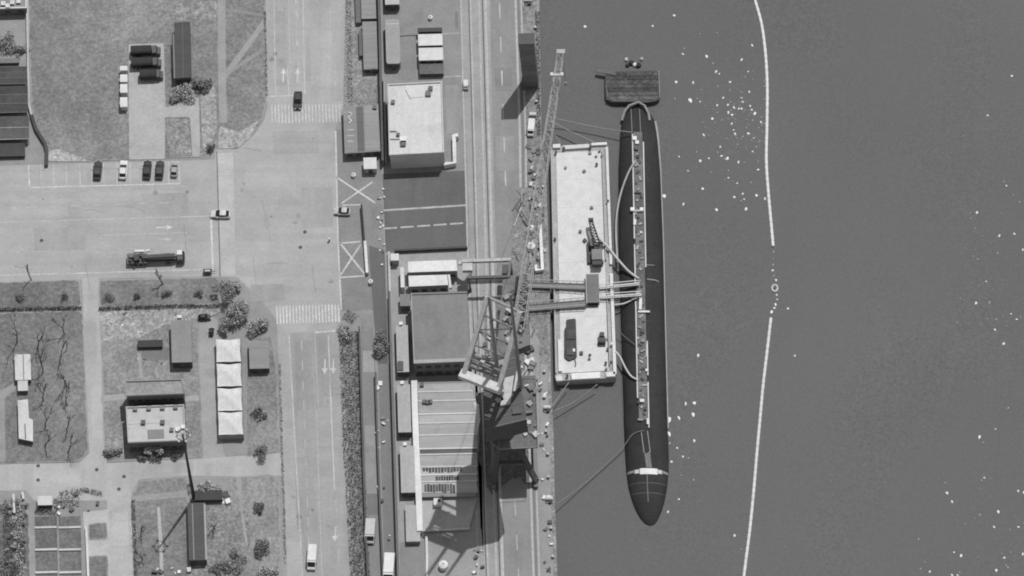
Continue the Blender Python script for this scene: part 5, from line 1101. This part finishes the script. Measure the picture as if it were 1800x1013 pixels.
tk = [(934, 406, .75, 1.5, 'upper of two white tanks on quay by L pipe'), (934, 436, .95, 1.2, 'lower round white tank on quay by L pipe'), (780, 997, 1.0, 1.4, 'round white tank on forecourt at bottom edge'), (652, 498, .5, 1.0, 'small white tank at foot of white barrier'), (622, 310, .5, .8, 'small white tank beside upper painted cross'), (757, 33, .5, .8, 'small white tank in the upper storage yard')]
for x, y, r, h, lab in tk:
    q = P(x, y, .02); th = thing('round_tank', lab, 'tank', q); M().tube([q, q + Vector((0, 0, h))], r, 14).build('shell', mat(226, 'paint'), th)
    M().tube([q + Vector((0, 0, h)), q + Vector((0, 0, h + r * .3))], [r * .98, r * .3], 14).build('dome', mat(230, 'paint'), th); M().box(q + Vector((0, 0, h + r * .32)), (.3, .3, .15)).build('hatch', mat(120, 'metal'), th)
def clutter(name, label, group, n, region, seed, vs, smin=.4, smax=1.4):
    rn = random.Random(seed)
    for k in range(n):
        x, y = region(rn); q = P(x, y, .03); s_ = rn.uniform(smin, smax); a = rn.uniform(0, 3); v = rn.choice(vs); th = thing(name, '%s %s %s' % ('tiny' if s_ < smin + (smax - smin) * .4 else 'bigger', 'black' if v < 70 else 'dark grey' if v < 100 else 'mid grey' if v < 170 else 'whitish', label), 'crate', q, group)
        w_, d_, h_ = s_, s_ * rn.uniform(.4, 1.0), s_ * rn.uniform(.3, .8)
        M().box(q + Vector((0, 0, h_ / 2)), (w_, d_, h_), a).build('box', mat(v, 'metal'), th); M().box(q + Vector((0, 0, h_ + .03)), (w_ * 1.06, d_ * 1.06, .05), a).build('lid', mat(min(235, v + 20), 'metal'), th)
clutter('scrap_crate', 'scrap crate strewn on quay beside the crane', 'scrap crates beside the crane', 84, lambda r: (r.uniform(903, 940), r.uniform(560, 775)), 1, (60, 80, 110, 150, 200, 225))
clutter('scrap_crate', 'crate on quay strip below the parked white van', 'crates along the quay strip', 56, lambda r: (lambda y: (QX(y) - r.uniform(8, 30), y))(r.uniform(240, 480)), 2, (60, 80, 110, 150, 190), .3, 1.0)
clutter('scrap_crate', 'crate standing on lower quay apron by rail', 'crates on the lower quay apron', 26, lambda r: (lambda y: (QX(y) - r.uniform(8, 22), y))(r.uniform(600, 1010)), 3, (60, 90, 150, 215, 230), .3, .9)
clutter('scrap_crate', 'crate standing in the narrow lane left of workshops', 'crates in the service lanes', 14, lambda r: (lambda y: (655 + (y - 560) * .03 + r.uniform(0, 22), y))(r.uniform(650, 960)), 4, (60, 120, 210, 225), .3, 1.0)
clutter('scrap_crate', 'crate left by terrace posts beside parking court', 'crates by the parking court', 18, lambda r: (r.uniform(664, 676), r.uniform(320, 470)), 6, (90, 150, 205, 220), .25, .6)
clutter('scrap_crate', 'crate on the forecourt by crane runway', 'crates on the forecourt', 10, lambda r: (r.uniform(832, 850), r.uniform(965, 1010)), 8, (60, 110, 190, 225), .3, 1.0)
clutter('garden_crate', 'crate in the garden court by grey houses', 'crates in the garden court', 12, lambda r: (r.uniform(240, 300), r.uniform(585, 650)), 9, (70, 140, 200, 225), .25, .6)
for x, y in ((536, 408), (73, 423), (67, 819), (170, 826), (67, 844), (218, 838), (209, 860), (528, 435)):
    q = P(x, y, .02); o = M().tube([Vector((q.x, q.y, .02)), Vector((q.x, q.y, .05))], .42, 10).build('manhole_cover', mat(70, 'metal')); tag(o, 'dark round manhole cover set in the pale paving', 'manhole', 'manhole covers')
q = P(579, 424, .02); th = thing('traffic_post', 'small white topped post standing alone in the intersection', 'post', q)
M().tube([q, q + Vector((0, 0, .9))], [.18, .14], 8).build('post', mat(70, 'metal'), th); M().tube([q + Vector((0, 0, .9)), q + Vector((0, 0, 1.3))], [.3, .2], 8).build('cap', mat(228, 'paint'), th)

rn = random.Random(31)
for k in range(34):
    y = rn.choice((rn.uniform(560, 780), rn.uniform(340, 480))); x = rn.uniform(903, 938) if y > 500 else rn.uniform(905, 945); a = rn.uniform(1.0, 2.2); L = rn.uniform(1.5, 5); q = P(x, y, .15); d = Vector((math.cos(a), math.sin(a), 0)) * L / 2; v = rn.choice((70, 110, 160, 200))
    o = M().tube([q - d, q - d * .3 + Vector((0, 0, .05)), q + d], rn.uniform(.1, .2), 6).build('scrap_pipe', mat(v, 'metal'))
    tag(o, '%s %s scrap pipe lying on quay %s' % ('long' if L > 3 else 'short', {70: 'dark', 110: 'grey', 160: 'pale', 200: 'whitish'}[v], 'beside the crane' if y > 500 else 'below the parked white van'), 'pipe', 'scrap pipes on the quay')

clutter('rubble_piece', 'rubble piece beside small dark roof right of mast', 'rubble by the lamp mast', 9, lambda r: (r.uniform(390, 405), r.uniform(864, 884)), 12, (60, 215, 232), .4, 1.1)
clutter('garden_crate', 'crate along bottom edge of southern lawn', 'crates at the foot of the southern lawn', 9, lambda r: (r.uniform(262, 345), r.uniform(996, 1012)), 13, (70, 190, 225), .4, 1.2)
clutter('garden_crate', 'crate strewn below hedge of right grass strip', 'crates below the hedge', 16, lambda r: (r.uniform(178, 345), r.uniform(548, 575)), 14, (110, 170, 215), .3, .8)
clutter('garden_crate', 'crate left among beds above the dark plots', 'crates above the dark plots', 14, lambda r: (r.uniform(100, 185), r.uniform(868, 905)), 16, (70, 150, 215), .3, .9)
